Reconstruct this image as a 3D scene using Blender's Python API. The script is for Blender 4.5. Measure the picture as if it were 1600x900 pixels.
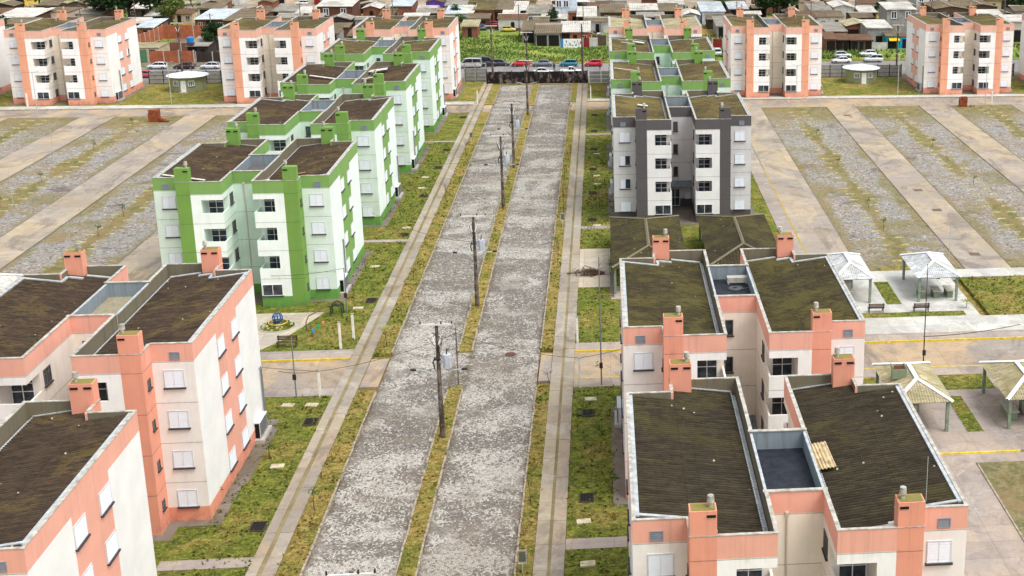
import bpy, bmesh, math, random
from mathutils import Vector, Matrix
random.seed(7)
R = math.radians
for o in list(bpy.data.objects): bpy.data.objects.remove(o)
S = bpy.context.scene
COL = S.collection

# ---------------------------------------------------------------- camera
F, CX, CY = 2073.09, 1164.99, 334.06
yaw, pitch, roll, HC = 0.107631, 0.271544, 0.008506, 41.6313
fw = Vector((math.sin(yaw)*math.cos(pitch), math.cos(yaw)*math.cos(pitch), -math.sin(pitch)))
rt0 = Vector((math.cos(yaw), -math.sin(yaw), 0)); up0 = rt0.cross(fw)
rt = rt0*math.cos(roll)+up0*math.sin(roll); up = -rt0*math.sin(roll)+up0*math.cos(roll)
cd = bpy.data.cameras.new('camera'); cam = bpy.data.objects.new('camera', cd); COL.objects.link(cam)
cd.sensor_width = 36; cd.sensor_fit = 'HORIZONTAL'; cd.lens = F/1600*36
cd.shift_x = -(CX-800)/1600; cd.shift_y = (CY-450)/1600
cd.clip_start = 1; cd.clip_end = 5000
M = Matrix((rt, up, -fw)).transposed().to_4x4(); M.translation = Vector((0, 0, HC)); cam.matrix_world = M
S.camera = cam

# ---------------------------------------------------------------- world and sun (bright overcast)
SUN_EL, SUN_ROT = R(60), R(125)
W = bpy.data.worlds.new('World'); S.world = W; W.use_nodes = True
wn = W.node_tree; bg = wn.nodes['Background']
sky = wn.nodes.new('ShaderNodeTexSky'); sky.sky_type = 'NISHITA'; sky.sun_disc = False
sky.sun_elevation = SUN_EL; sky.sun_rotation = SUN_ROT; sky.dust_density = 4; sky.air_density = 1.2
hs = wn.nodes.new('ShaderNodeHueSaturation'); hs.inputs['Saturation'].default_value = 0.22
wn.links.new(sky.outputs[0], hs.inputs['Color']); wn.links.new(hs.outputs[0], bg.inputs[0])
bg.inputs[1].default_value = 0.15
sd = bpy.data.lights.new('sun', 'SUN'); sd.energy = 0.8; sd.angle = R(25); sd.color = (1, .965, .91)
sun = bpy.data.objects.new('sun', sd); COL.objects.link(sun)
# sky sun_rotation is measured clockwise from +Y
sdir = Vector((math.sin(SUN_ROT)*math.cos(SUN_EL), math.cos(SUN_ROT)*math.cos(SUN_EL), math.sin(SUN_EL)))
sun.rotation_euler = sdir.to_track_quat('Z', 'Y').to_euler(); sun.location = (0, 0, 120)
S.render.engine = 'CYCLES'
S.cycles.max_bounces = 5; S.cycles.diffuse_bounces = 3
S.view_settings.view_transform = 'Standard'; S.view_settings.look = 'None'
S.view_settings.exposure = 0.74; S.view_settings.gamma = 1

# ---------------------------------------------------------------- node helpers
class N:
    def __init__(s, name, rough=.9, metal=0):
        s.m = bpy.data.materials.new(name); s.m.use_nodes = True; s.t = s.m.node_tree
        s.b = s.t.nodes['Principled BSDF']; s.b.inputs['Roughness'].default_value = rough
        s.b.inputs['Metallic'].default_value = metal
        s.b.inputs['Specular IOR Level'].default_value = .25
        g = s.t.nodes.new('ShaderNodeNewGeometry'); s.pos = g.outputs['Position']
    def lk(s, a, b):
        if hasattr(a, 'links') or hasattr(a, 'is_output'): s.t.links.new(a, b)
        else: b.default_value = a if not isinstance(a, tuple) else (a+(1,) if len(a) == 3 and len(b.default_value) == 4 else a)
    def map(s, sc, vec=None):
        n = s.t.nodes.new('ShaderNodeMapping'); s.t.links.new(vec or s.pos, n.inputs[0])
        n.inputs['Scale'].default_value = sc; return n.outputs[0]
    def noise(s, scale, detail=4, vec=None, rough=.55, dist=0):
        n = s.t.nodes.new('ShaderNodeTexNoise'); s.t.links.new(vec or s.pos, n.inputs['Vector'])
        n.inputs['Scale'].default_value = scale; n.inputs['Detail'].default_value = detail
        n.inputs['Roughness'].default_value = rough; n.inputs['Distortion'].default_value = dist
        return n.outputs['Fac']
    def step(s, v, a, b, lo=0, hi=1):
        n = s.t.nodes.new('ShaderNodeMapRange'); s.lk(v, n.inputs[0]); n.inputs[1].default_value = a
        n.inputs[2].default_value = b; n.inputs[3].default_value = lo; n.inputs[4].default_value = hi; return n.outputs[0]
    def math(s, op, a, b=0.0):
        n = s.t.nodes.new('ShaderNodeMath'); n.operation = op; s.lk(a, n.inputs[0]); s.lk(b, n.inputs[1]); return n.outputs[0]
    def mix(s, f, a, b, mode='MIX'):
        n = s.t.nodes.new('ShaderNodeMix'); n.data_type = 'RGBA'; n.blend_type = mode
        s.lk(f, n.inputs[0]); s.lk(a, n.inputs[6]); s.lk(b, n.inputs[7]); return n.outputs[2]
    def sep(s, vec=None):
        n = s.t.nodes.new('ShaderNodeSeparateXYZ'); s.t.links.new(vec or s.pos, n.inputs[0]); return n.outputs
    def col(s, c): s.lk(c, s.b.inputs['Base Color'])
    def bump(s, h, strength=.4, dist=.05):
        n = s.t.nodes.new('ShaderNodeBump'); n.inputs['Strength'].default_value = strength; n.inputs['Distance'].default_value = dist
        s.lk(h, n.inputs['Height']); s.t.links.new(n.outputs[0], s.b.inputs['Normal'])

def lin(r, g, b):
    f = lambda c: (c/255/12.92 if c/255 <= .04045 else ((c/255+.055)/1.055)**2.4)
    return (f(r), f(g), f(b))
def sc(c, k): return tuple(min(1, x*k) for x in c)

ORD = ['nearest', 'second', 'third', 'fourth', 'fifth', 'sixth', 'seventh', 'eighth', 'ninth', 'tenth']+[f'{i}th' for i in range(11, 60)]
_mc = {}
def paint(name, c, joint=False, dirt=.16, rough=.85):
    if name in _mc: return _mc[name]
    n = N(name, rough)
    a = n.noise(.55, 5); col = n.mix(n.step(a, .35, .7), sc(c, 1.04), sc(c, .93))
    st = n.noise(1.0, 5, n.map((2.2, 2.2, .18))); st = n.step(st, .52, .78)
    col = n.mix(n.math('MULTIPLY', st, dirt*1.0), col, sc(c, .52))
    bl = n.step(n.noise(.23, 6, rough=.7), .56, .74)
    col = n.mix(n.math('MULTIPLY', bl, dirt), col, (.16, .14, .11))
    if joint:
        z = n.sep()[2]
        m = n.math('PINGPONG', z, 1.35)           # 0 at multiples of 2.7
        k = n.math('LESS_THAN', m, .022)
        k = n.math('MULTIPLY', k, n.math('GREATER_THAN', z, .5))
        col = n.mix(n.math('MULTIPLY', k, .55), col, (.06, .055, .05))
        grime = n.math('MULTIPLY', n.step(m, .0, .35, 1, 0), n.step(n.noise(2.6, 4, n.map((1, 1, .3))), .52, .75))
        col = n.mix(n.math('MULTIPLY', grime, .22), col, (.10, .09, .07))
    zz = n.sep()[2]      # splash dirt at the foot of walls, runs below the parapet
    foot = n.math('MULTIPLY', n.step(zz, .0, .7, 1, 0), n.step(n.noise(1.7, 6, rough=.7), .42, .58)); col = n.mix(n.math('MULTIPLY', foot, .45), col, (.09, .075, .055))
    runs = n.math('MULTIPLY', n.step(zz, 8.6, 11.2), n.step(n.noise(1.0, 5, n.map((4.5, 4.5, .12))), .55, .68)); col = n.mix(n.math('MULTIPLY', runs, dirt*.9), col, (.17, .15, .12))
    n.col(col); n.bump(n.noise(9, 4), .15, .02); _mc[name] = n.m; return n.m
def plain(name, c, rough=.6, metal=0, var=.12):
    if name in _mc: return _mc[name]
    n = N(name, rough, metal); n.col(n.mix(n.step(n.noise(2.5, 4), .35, .7), sc(c, 1+var/2), sc(c, 1-var))); _mc[name] = n.m; return n.m
def glassy(name, c=(.018, .022, .028), rough=.12):
    if name in _mc: return _mc[name]
    n = N(name, rough); n.b.inputs['Specular IOR Level'].default_value = .5
    n.col(n.mix(n.step(n.noise(1.3, 2), .4, .62), c, sc(c, 3.2))); _mc[name] = n.m; return n.m

def roofing(name, dark, moss, moss_amt=.5, speck=1.0, valley_shade=0):
    n = N(name, .95)
    a = n.noise(.2, 8, rough=.72, dist=.8); b = n.noise(2.0, 8, n.map((.45, 2.6, 1)), .85)
    col = n.mix(n.step(b, .42, .58), sc(dark, .6), sc(dark, 1.45))
    col = n.mix(n.step(n.math('ADD', n.math('MULTIPLY', a, .75), n.math('MULTIPLY', b, .3)), .575-moss_amt*.1, .66-moss_amt*.1, 0, .8), col, moss)
    tc = n.t.nodes.new('ShaderNodeTexCoord'); yy = n.math('SINE', n.math('MULTIPLY', n.sep(tc.outputs['Object'])[1], 8*math.pi)); col = n.mix(n.step(yy, -.9, .3, valley_shade, 0), col, sc(dark, .3))   # shade painted into the colour of the valleys so the ribs show
    # every sheet weathers a little differently
    br = n.t.nodes.new('ShaderNodeTexBrick'); n.t.links.new(n.pos, br.inputs[0]); br.inputs['Scale'].default_value = 1
    br.inputs['Brick Width'].default_value = 2.1; br.inputs['Row Height'].default_value = 1.05; br.inputs['Mortar Size'].default_value = .012
    br.inputs['Color1'].default_value = (.82, .82, .82, 1); br.inputs['Color2'].default_value = (1.15, 1.13, 1.08, 1); br.inputs['Mortar'].default_value = (.72, .72, .72, 1); br.offset = 0
    col = n.mix(.8, col, br.outputs['Color'], 'MULTIPLY')
    v = n.t.nodes.new('ShaderNodeTexVoronoi'); n.t.links.new(n.pos, v.inputs['Vector']); v.inputs['Scale'].default_value = 1.5
    s2 = n.sep(v.outputs['Color'])
    sp = n.math('MULTIPLY', n.math('LESS_THAN', v.outputs['Distance'], .085), n.math('GREATER_THAN', s2[0], 1-.33*speck))
    col = n.mix(n.math('MULTIPLY', sp, .75), col, (.5, .47, .38))
    n.col(col); n.bump(n.noise(8, 3), .3, .02); return n.m
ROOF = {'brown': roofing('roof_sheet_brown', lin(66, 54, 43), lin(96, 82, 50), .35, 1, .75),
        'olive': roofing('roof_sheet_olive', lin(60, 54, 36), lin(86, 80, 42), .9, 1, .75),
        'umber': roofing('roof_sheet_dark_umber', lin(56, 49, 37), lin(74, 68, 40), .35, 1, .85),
        'moss': roofing('roof_sheet_moss', lin(84, 74, 50), lin(108, 98, 58), .7),
        'beige': roofing('roof_sheet_beige', lin(158, 150, 122), lin(128, 122, 84), .6, .4),
        'offwhite': roofing('roof_sheet_offwhite', lin(186, 190, 192), lin(150, 150, 146), .5, .3),
        'rust': roofing('roof_sheet_rust', lin(105, 80, 62), lin(85, 70, 55), .3, .4),
        'grey': roofing('roof_sheet_grey', lin(140, 136, 128), lin(105, 100, 86), .4, .4),
        'white': roofing('roof_sheet_white', lin(190, 188, 182), lin(150, 144, 134), .5, .3),
        'bluewhite': roofing('roof_sheet_bluish', lin(176, 186, 192), lin(150, 154, 156), .4, .2),
        'brown2': roofing('roof_sheet_umber', lin(112, 100, 82), lin(88, 80, 62), .5, .5)}
CORE_ROOF = {'black': plain('membrane_black', (.022, .026, .036), .55, var=.5), 'beige': paint('membrane_sand', lin(150, 142, 118), dirt=.6),
             'grey': paint('membrane_grey', lin(96, 94, 94), dirt=.6), 'pale': paint('membrane_pale', lin(146, 150, 152), dirt=.5)}

# ---------------------------------------------------------------- mesh helpers
class MB:
    def __init__(s): s.v = []; s.f = []; s.m = []; s.sm = []
    def add(s, vs, fs, m=0, smooth=False):
        k = len(s.v); s.v += [tuple(v) for v in vs]
        for i, f in enumerate(fs):
            s.f.append(tuple(k+j for j in f)); s.m.append(m[i] if isinstance(m, (list, tuple)) else m); s.sm.append(smooth)
        return s
    def box(s, x0, x1, y0, y1, z0, z1, m=0, **k):
        # faces: -x +x -y +y top bottom
        mm = [k.get(q, m) for q in ('nx', 'px', 'ny', 'py', 'top', 'bot')]
        v = [(x0,y0,z0),(x1,y0,z0),(x1,y1,z0),(x0,y1,z0),(x0,y0,z1),(x1,y0,z1),(x1,y1,z1),(x0,y1,z1)]
        return s.add(v, [(0,4,7,3),(1,2,6,5),(0,1,5,4),(3,7,6,2),(4,5,6,7),(0,3,2,1)], mm)
    def cyl(s, p0, p1, r0, r1=None, n=8, m=0, cap=True, smooth=True):
        r1 = r0 if r1 is None else r1; p0 = Vector(p0); p1 = Vector(p1); d = (p1-p0)
        if d.length < 1e-6: return s
        q = d.to_track_quat('Z', 'Y').to_matrix(); vs = []
        for p, r in ((p0, r0), (p1, r1)):
            for i in range(n):
                a = 2*math.pi*i/n; vs.append(p+q@Vector((math.cos(a)*r, math.sin(a)*r, 0)))
        s.add(vs, [(i, (i+1) % n, n+(i+1) % n, n+i) for i in range(n)], m, smooth)
        if cap: s.add(vs[n:], [tuple(range(n))], m); s.add(vs[:n], [tuple(reversed(range(n)))], m)
        return s
    def tube(s, pts, r, n=6, m=0):
        for a, b in zip(pts, pts[1:]): s.cyl(a, b, r, r, n, m)
        return s
    def loft(s, rings, m=0, smooth=True, cap=True):
        n = len(rings[0]); vs = [p for r in rings for p in r]; fs = []
        for k in range(len(rings)-1):
            for i in range(n): fs.append((k*n+i, k*n+(i+1) % n, (k+1)*n+(i+1) % n, (k+1)*n+i))
        s.add(vs, fs, m, smooth)
        if cap: s.add(rings[0], [tuple(reversed(range(n)))], m); s.add(rings[-1], [tuple(range(n))], m)
        return s
    def poly(s, pts, z0, z1, m=0):
        n = len(pts); vs = [(x, y, z0) for x, y in pts]+[(x, y, z1) for x, y in pts]
        return s.add(vs, [(i, (i+1) % n, n+(i+1) % n, n+i) for i in range(n)]+[tuple(range(n, 2*n)), tuple(reversed(range(n)))], m)
    def mesh(s, name, mats=()):
        me = bpy.data.meshes.new(name); me.from_pydata(s.v, [], s.f); me.update()
        me.polygons.foreach_set('material_index', s.m); me.polygons.foreach_set('use_smooth', s.sm)
        for m in mats: me.materials.append(m)
        return me
def mirx(mb, w):
    o = MB(); o.v = [(w-x, y, z) for x, y, z in mb.v]; o.f = [tuple(reversed(f)) for f in mb.f]; o.m = list(mb.m); o.sm = list(mb.sm); return o
def miry(mb, d):
    o = MB(); o.v = [(x, d-y, z) for x, y, z in mb.v]; o.f = [tuple(reversed(f)) for f in mb.f]; o.m = list(mb.m); o.sm = list(mb.sm); return o

def obj(name, me, parent=None, loc=(0,0,0), rz=0, over=None):
    o = bpy.data.objects.new(name, me); COL.objects.link(o); o.location = loc
    if rz: o.rotation_euler = (0, 0, rz)
    if parent: o.parent = parent
    if over:
        for i, m in over.items():
            o.material_slots[i].link = 'OBJECT'; o.material_slots[i].material = m
    return o
def tag(o, label=None, cat=None, group=None, kind=None):
    if label: o['label'] = label
    if cat: o['category'] = cat
    if group: o['group'] = group
    if kind: o['kind'] = kind
    return o
def thing(name, label, cat, loc=(0,0,0), rz=0, group=None):
    return tag(obj(name, None, None, loc, rz), label, cat, group)
def struct(name, mb, mats, parent=None):
    o = obj(name, mb.mesh(name, mats), parent)
    if not parent: o['kind'] = 'structure'
    return o

# ---------------------------------------------------------------- ground materials
def m_road():
    n = N('cobblestone_setts', .9)
    def vor(f):
        v = n.t.nodes.new('ShaderNodeTexVoronoi'); n.t.links.new(n.map((1, .8, 1)), v.inputs['Vector']); v.inputs['Scale'].default_value = 8.5; v.inputs['Randomness'].default_value = .4; v.feature = f; return v
    v = vor('F1'); e = vor('DISTANCE_TO_EDGE'); rnd = n.sep(v.outputs['Color'])
    big = n.noise(.085, 8, n.map((.8, 1.25, 1)), rough=.6, dist=2.2); mid = n.noise(.6, 6, rough=.66, dist=.8); fine = n.noise(2.2, 5, rough=.7)
    w = n.math('ADD', n.math('MULTIPLY', big, .75), n.math('MULTIPLY', mid, .25))
    w = n.math('ADD', n.step(w, .455, .54, .2, .84), n.step(fine, .42, .58, -.12, .12))    # share of bare dark stones
    pale = n.math('GREATER_THAN', rnd[0], w)
    dk = n.mix(rnd[1], lin(96, 91, 85), lin(138, 132, 124)); lt = n.mix(rnd[2], lin(152, 148, 140), lin(200, 196, 187))
    c = n.mix(pale, dk, lt)
    c = n.mix(n.step(n.noise(.13, 6, dist=1.2), .54, .62, 0, .3), c, lin(138, 124, 108))
    c = n.mix(n.step(e.outputs['Distance'], .03, .12, .5, 0), c, lin(78, 71, 64))
    c = n.mix(n.step(n.noise(.1, 7, n.map((.6, 1, 1)), .7, 1.6), .545, .61, 0, .5), c, lin(98, 92, 84))
    c = n.mix(n.step(n.noise(.16, 7, rough=.7, dist=1), .54, .62, 0, .35), c, lin(186, 181, 172))
    x = n.sep()[0]
    for xe in (-18.3, -12.85, -11.65, -5.95):       # earth and moss gather along the kerbs
        d = n.math('ABSOLUTE', n.math('ADD', x, -xe)); c = n.mix(n.math('MULTIPLY', n.step(d, .0, .5, .8, 0), n.step(mid, .4, .55)), c, lin(96, 84, 64))
    n.col(c); n.bump(n.math('ADD', n.step(e.outputs['Distance'], 0, .1), n.math('MULTIPLY', rnd[0], .5)), .5, .04)
    return n.m
def m_lawn(name, g=0.0, worn=.5):
    n = N(name, 1)
    a = n.noise(.2, 8, rough=.7, dist=.8); b = n.noise(1.3, 8, rough=.75, dist=.4); c3 = n.noise(4.2, 5, rough=.7); b2 = n.noise(1.1, 8, n.map((1, 1.4, 1)), .8, .8)
    green = n.mix(n.step(b, .41, .59), lin(74, 86, 28), lin(124, 132, 48))
    yel = n.mix(n.step(b, .41, .59), lin(126, 110, 52), lin(168, 148, 86))
    f = n.step(n.math('ADD', n.math('MULTIPLY', a, .7), n.math('MULTIPLY', b2, .35)), .47+g*.11, .60+g*.11)
    c = n.mix(f, green, yel)
    c = n.mix(n.step(b2, .5, .6, 0, .7), c, n.mix(f, lin(52, 62, 16), lin(98, 84, 28)))
    c = n.mix(n.step(c3, .53, .62, 0, .55), c, n.mix(f, lin(172, 172, 80), lin(214, 190, 108)))
    c = n.mix(n.step(n.noise(.4, 8, rough=.75, dist=.5), .58, .65, 0, .7*worn), c, lin(132, 112, 70))
    n.col(c); n.bump(n.math('ADD', b, n.math('MULTIPLY', c3, .6)), 1, .3); return n.m
def m_conc(name, c, warm, wet=.5, slab=0, sx=1, gap=0):
    n = N(name, .85)
    a = n.noise(.1, 8, n.map((1.3, .7, 1)), .68, 1.2); b = n.noise(.8, 7, rough=.72); d = n.noise(6, 3)
    col = n.mix(n.step(a, .45, .56), c, warm)
    col = n.mix(n.step(b, .5, .62, 0, .4), col, sc(c, .66))
    col = n.mix(n.step(n.noise(.15, 7, n.map((.8, .5, 1)), .72, 2), .525, .60, 0, wet), col, (c[0]*.50, c[1]*.47, c[2]*.47))
    col = n.mix(n.step(n.noise(.24, 7, rough=.72, dist=1.2), .55, .61, 0, .5), col, sc(c, 1.4))
    col = n.mix(n.step(n.noise(.11, 6, rough=.7, dist=.8), .56, .63, 0, wet), col, sc(warm, .8))
    col = n.mix(n.step(d, .5, .65, 0, .25), col, sc(c, .6))
    if slab:
        br = n.t.nodes.new('ShaderNodeTexBrick'); n.t.links.new(n.pos, br.inputs[0]); br.offset = 0
        br.inputs['Brick Width'].default_value = sx; br.inputs['Row Height'].default_value = slab; br.inputs['Mortar Size'].default_value = .015; br.inputs['Scale'].default_value = 1
        br.inputs['Color1'].default_value = (1.05, 1.03, 1.0, 1); br.inputs['Color2'].default_value = (.84, .83, .84, 1); br.inputs['Mortar'].default_value = (.5, .47, .4, 1)
        col = n.mix(.8, col, br.outputs['Color'], 'MULTIPLY')
    n.col(col); n.bump(d, .2, .02)
    return n.m
def m_gravel(name, centres):
    n = N(name, 1)
    v = n.t.nodes.new('ShaderNodeTexVoronoi'); n.t.links.new(n.pos, v.inputs['Vector']); v.inputs['Scale'].default_value = 4.6
    r = n.sep(v.outputs['Color'])
    fine = n.noise(3.2, 7, rough=.8); a = n.noise(.1, 8, rough=.68, dist=1); b = n.noise(.7, 8, rough=.78, dist=.6); big2 = n.noise(.085, 7, n.map((1, .6, 1)), .65, .8)
    st = n.mix(n.step(a, .45, .56), lin(148, 145, 140), lin(152, 142, 132))
    st = n.mix(n.step(fine, .48, .6, 0, .65), st, lin(104, 98, 92))
    st = n.mix(n.math('MULTIPLY', n.math('GREATER_THAN', r[0], .9), .6), st, lin(192, 190, 184))
    st = n.mix(n.math('MULTIPLY', n.math('LESS_THAN', r[1], .1), .7), st, lin(66, 60, 52))
    st = n.mix(n.step(b, .525, .6, 0, .6), st, lin(118, 106, 76))
    st = n.mix(n.step(n.noise(.16, 8, n.map((.7, 1, 1)), .72, .5), .57, .63, 0, .75), st, lin(96, 84, 80))
    gr = n.mix(n.step(b, .44, .56), lin(100, 98, 52), lin(140, 128, 86)); gr = n.mix(n.step(fine, .5, .62, 0, .65), gr, lin(84, 78, 46))
    gr = n.mix(n.step(n.noise(.12, 7, rough=.7), .5, .58, 0, .7), gr, n.mix(fine, lin(120, 98, 62), lin(150, 130, 88)))
    x = n.sep()[0]; dd = None
    for c in centres:
        q = n.math('ABSOLUTE', n.math('ADD', x, -c)); dd = q if dd is None else n.math('MINIMUM', dd, q)
    wb = n.math('ADD', n.math('MULTIPLY', n.math('SUBTRACT', b, .5), 4.2), n.math('MULTIPLY', n.math('SUBTRACT', big2, .5), 9.0))
    k = n.step(n.math('SUBTRACT', dd, wb), .75, 1.25, .95, 0)          # green tongue down the middle
    edge = n.step(n.math('ADD', dd, wb), 4.3, 5.3, 0, .8)                # grass creeping in at both sides
    y = n.sep()[1]; ends = n.step(n.math('ADD', y, n.math('MULTIPLY', wb, 5)), 196, 206, 0, .9); ends2 = n.step(n.math('ADD', y, n.math('MULTIPLY', wb, 3)), 127, 134, .85, 0)
    patch = n.step(n.math('ADD', n.math('MULTIPLY', n.noise(.09, 7, rough=.65, dist=.6), .75), n.math('MULTIPLY', b, .25)), .525, .59, 0, .75)
    k = n.math('MAXIMUM', n.math('MAXIMUM', k, edge), n.math('MAXIMUM', n.math('MAXIMUM', ends, ends2), patch))
    n.col(n.mix(k, st, gr)); n.bump(n.math('ADD', fine, b), .8, .12); return n.m
def m_meadow():
    n = N('meadow_grass', 1); a = n.noise(.12, 8, rough=.7, dist=.8); b = n.noise(.9, 8, rough=.78)
    c = n.mix(n.step(b, .42, .58), lin(84, 110, 38), lin(138, 158, 70)); c = n.mix(n.step(a, .5, .62, 0, .6), c, lin(168, 164, 84)); c = n.mix(n.step(n.noise(.4, 7, rough=.75), .55, .63, 0, .6), c, lin(60, 86, 26)); n.col(c); n.bump(b, 1, .4); return n.m
LC = [-55.15, -70.65, -86.4, -101.8, -117]; RC = [30.85, 46.55, 62.5, 78.2, 94]
G = dict(road=m_road(), plaza=m_conc('plaza_concrete', lin(178, 170, 154), lin(186, 174, 150), .2, 2.5, 2.5), lawn=m_lawn('lawn_grass', .5, .4), lawn_y=m_lawn('lawn_dry_grass', .0, .4), verge=m_lawn('verge_grass', -.42, .6), green=m_meadow(),
         walk=m_conc('walk_concrete', lin(156, 148, 136), lin(162, 150, 128), .5), walk2=m_conc('walk_concrete_b', lin(144, 136, 124), lin(160, 144, 122), .5),
         lane=m_conc('lane_concrete', lin(158, 149, 138), lin(178, 162, 136), .6, 3.5, 4.9), laneg=m_conc('street_concrete', lin(152, 143, 134), lin(180, 158, 128), .6, 4, 4),
         light=m_conc('pale_concrete', lin(196, 196, 190), lin(178, 176, 168), .25, 2.5, 2.5), dark=m_conc('damp_concrete', lin(122, 114, 104), lin(108, 98, 84), .5),
         mauve=m_conc('old_concrete', lin(156, 147, 140), lin(170, 156, 142), .4, 2, 2.6), asphalt=m_conc('worn_asphalt', lin(128, 126, 126), lin(142, 138, 132), .3),
         dirt=m_lawn('bare_earth', -.9, 1), gl=m_gravel('gravel_left', LC), gr=m_gravel('gravel_right', RC), joint=m_conc('joint_earth', lin(138, 126, 92), lin(120, 108, 80), .6))
YEL = plain('kerb_yellow', lin(214, 186, 52), .7, var=.35); STONE = plain('kerb_pale', lin(158, 148, 130), .9, var=.5)
CONC = plain('cast_concrete', lin(176, 172, 162), .9, var=.2)

def slab(name, x0, x1, y0, y1, z, m, lo=-.3):
    mb = MB().box(x0, x1, y0, y1, lo, z); return struct(name, mb, [G[m]])
ter = MB().add([(-3000, -400, -.32), (3000, -400, -.32), (3000, 4000, -.32), (-3000, 4000, -.32)], [(0, 1, 2, 3)]); struct('terrain', ter, [G['dirt']])
# avenue with two carriageways
slab('avenue', -18.3, -5.95, 20, 237.2, -.12, 'road')
for a, b in ((20, 99.6), (107.2, 212.6), (217.4, 237.2)):
    slab('median_strip', -12.78, -11.72, a, b, .02, 'verge')
slab('verge', -19.85, -18.42, 20, 99.4, .0, 'verge'); slab('verge', -19.85, -18.42, 107.3, 212.4, .0, 'verge'); slab('verge', -19.85, -18.42, 218.7, 240, .0, 'verge')
slab('verge', -5.83, -4.85, 20, 99.4, .0, 'verge'); slab('verge', -5.83, -4.85, 107.3, 213.2, .0, 'verge'); slab('verge', -5.83, -4.85, 220.4, 237, .0, 'verge')
# lawns
slab('lawn', -44.6, -21.62, 20, 98.6, .0, 'lawn'); slab('lawn', -44.6, -21.62, 108.4, 211.4, .0, 'lawn'); slab('lawn', -150, -21.62, 221.4, 241.2, .0, 'lawn_y')
slab('lawn', -2.98, 17.2, 20, 98.6, .0, 'lawn'); slab('lawn', -2.98, 19.0, 108.35, 213.3, .0, 'lawn'); slab('lawn', -2.98, 150, 222.7, 241.2, .0, 'lawn_y')
slab('lawn', 34.9, 150, 112.2, 123.4, .0, 'lawn_y')
# cross streets, west side and east side
slab('side_street', -150, -18.42, 100.3, 106.3, -.1, 'laneg'); slab('side_street', -5.83, 150, 100.4, 106.4, -.1, 'laneg')
slab('pavement', -150, -21.62, 98.6, 100.22, .03, 'mauve'); slab('pavement', -150, -21.62, 106.42, 108.4, .03, 'mauve')
slab('pavement', -2.98, 150, 98.6, 100.3, .03, 'mauve'); slab('pavement', -2.98, 150, 106.52, 108.3, .03, 'mauve'); slab('pavement', 19.0, 150, 108.3, 112.2, .035, 'light')
slab('side_street', -150, -18.42, 212.4, 218.6, -.1, 'laneg'); slab('pavement', -150, -21.62, 218.75, 221.4, .03, 'light')
slab('side_street', -5.83, 150, 213.4, 220.4, -.1, 'laneg'); slab('pavement', -2.98, 150, 220.52, 222.7, .03, 'light')
# parking fields
slab('gravel_field', -150, -44.6, 108.4, 212.4, -.04, 'gl', -.33); slab('gravel_field', 20.85, 150, 126.0, 213.4, -.04, 'gr', -.33)
for a, b in ((-49.6, -44.62), (-65.4, -60.7), (-81.05, -75.85), (-96.8, -91.8), (-112.4, -107.5)): slab('drive_lane', a, b, 108.4, 212.38, .0, 'lane')
for a, b in ((20.86, 25.4), (36.3, 41.1), (51.88, 56.95), (67.6, 72.6), (83.2, 88.2)): slab('drive_lane', a, b, 126.1, 213.38, .0, 'lane')
slab('footpath', 19.0, 20.7, 126.0, 213.3, .03, 'mauve'); slab('footpath', 34.0, 150, 123.5, 126.0, .03, 'light')
slab('paved_yard', 19.0, 33.98, 112.2, 126.0, .03, 'light'); slab('lawn_patch', 26.0, 27.4, 115.9, 122.5, .06, 'lawn'); slab('lawn_patch', 19.8, 32.7, 112.4, 113.6, .06, 'lawn')
slab('lawn_patch', 27.5, 34.9, 126.0, 127.4, .02, 'verge')
slab('paved_yard', 17.2, 150, 84.4, 98.6, .03, 'mauve'); slab('lawn_patch', 26.5, 30.5, 95.5, 98.5, .06, 'lawn_y'); slab('lawn_patch', 26.1, 27.3, 87.7, 94.2, .06, 'lawn'); slab('lawn_patch', 18.2, 21.4, 96.6, 98.5, .06, 'lawn_y')
slab('drive_lane', 17.2, 25.4, 20, 84.2, -.02, 'mauve'); slab('gravel_field', 25.4, 90, 20, 82.7, .02, 'gr')
slab('drive_lane', 25.4, 90, 82.7, 84.2, -.016, 'mauve')
slab('paved_yard', -4.0+1.02, .2, 123.3, 136.0, .03, 'plaza'); slab('paved_yard', .2, 1.2, 119.6, 123.3, .03, 'mauve')
slab('plaza', -44, -34.6, 108.45, 118.1, .03, 'plaza')
plz = MB().poly([(-34.6, 108.45), (-31.0, 108.45), (-29.5, 108.9), (-28.3, 110.9), (-27.4, 113.6), (-26.2, 117.2), (-26.0, 118.1), (-34.6, 118.1)], -.2, .034); struct('plaza', plz, [G['plaza']])
for x0, x1, y0, y1 in ((-27.0, -21.6, 73.0, 74.1), (-26.4, -21.6, 140.2, 141.1), (-26.4, -21.6, 190.0, 190.9), (-2.98, .8, 73.3, 74.6), (-2.98, .8, 143.7, 144.7), (-2.98, .8, 193.6, 194.6)):
    slab('entry_path', x0, x1, y0, y1, .04, 'mauve')
for x0, x1, y0, y1 in ((-25.2, -24.2, 57, 68), (-25.2, -24.4, 84, 93), (.0, .5, 79, 94.5), (.1, .5, 120, 128)): slab('entry_path', x0, x1, y0, y1, .035, 'dark')
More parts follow.
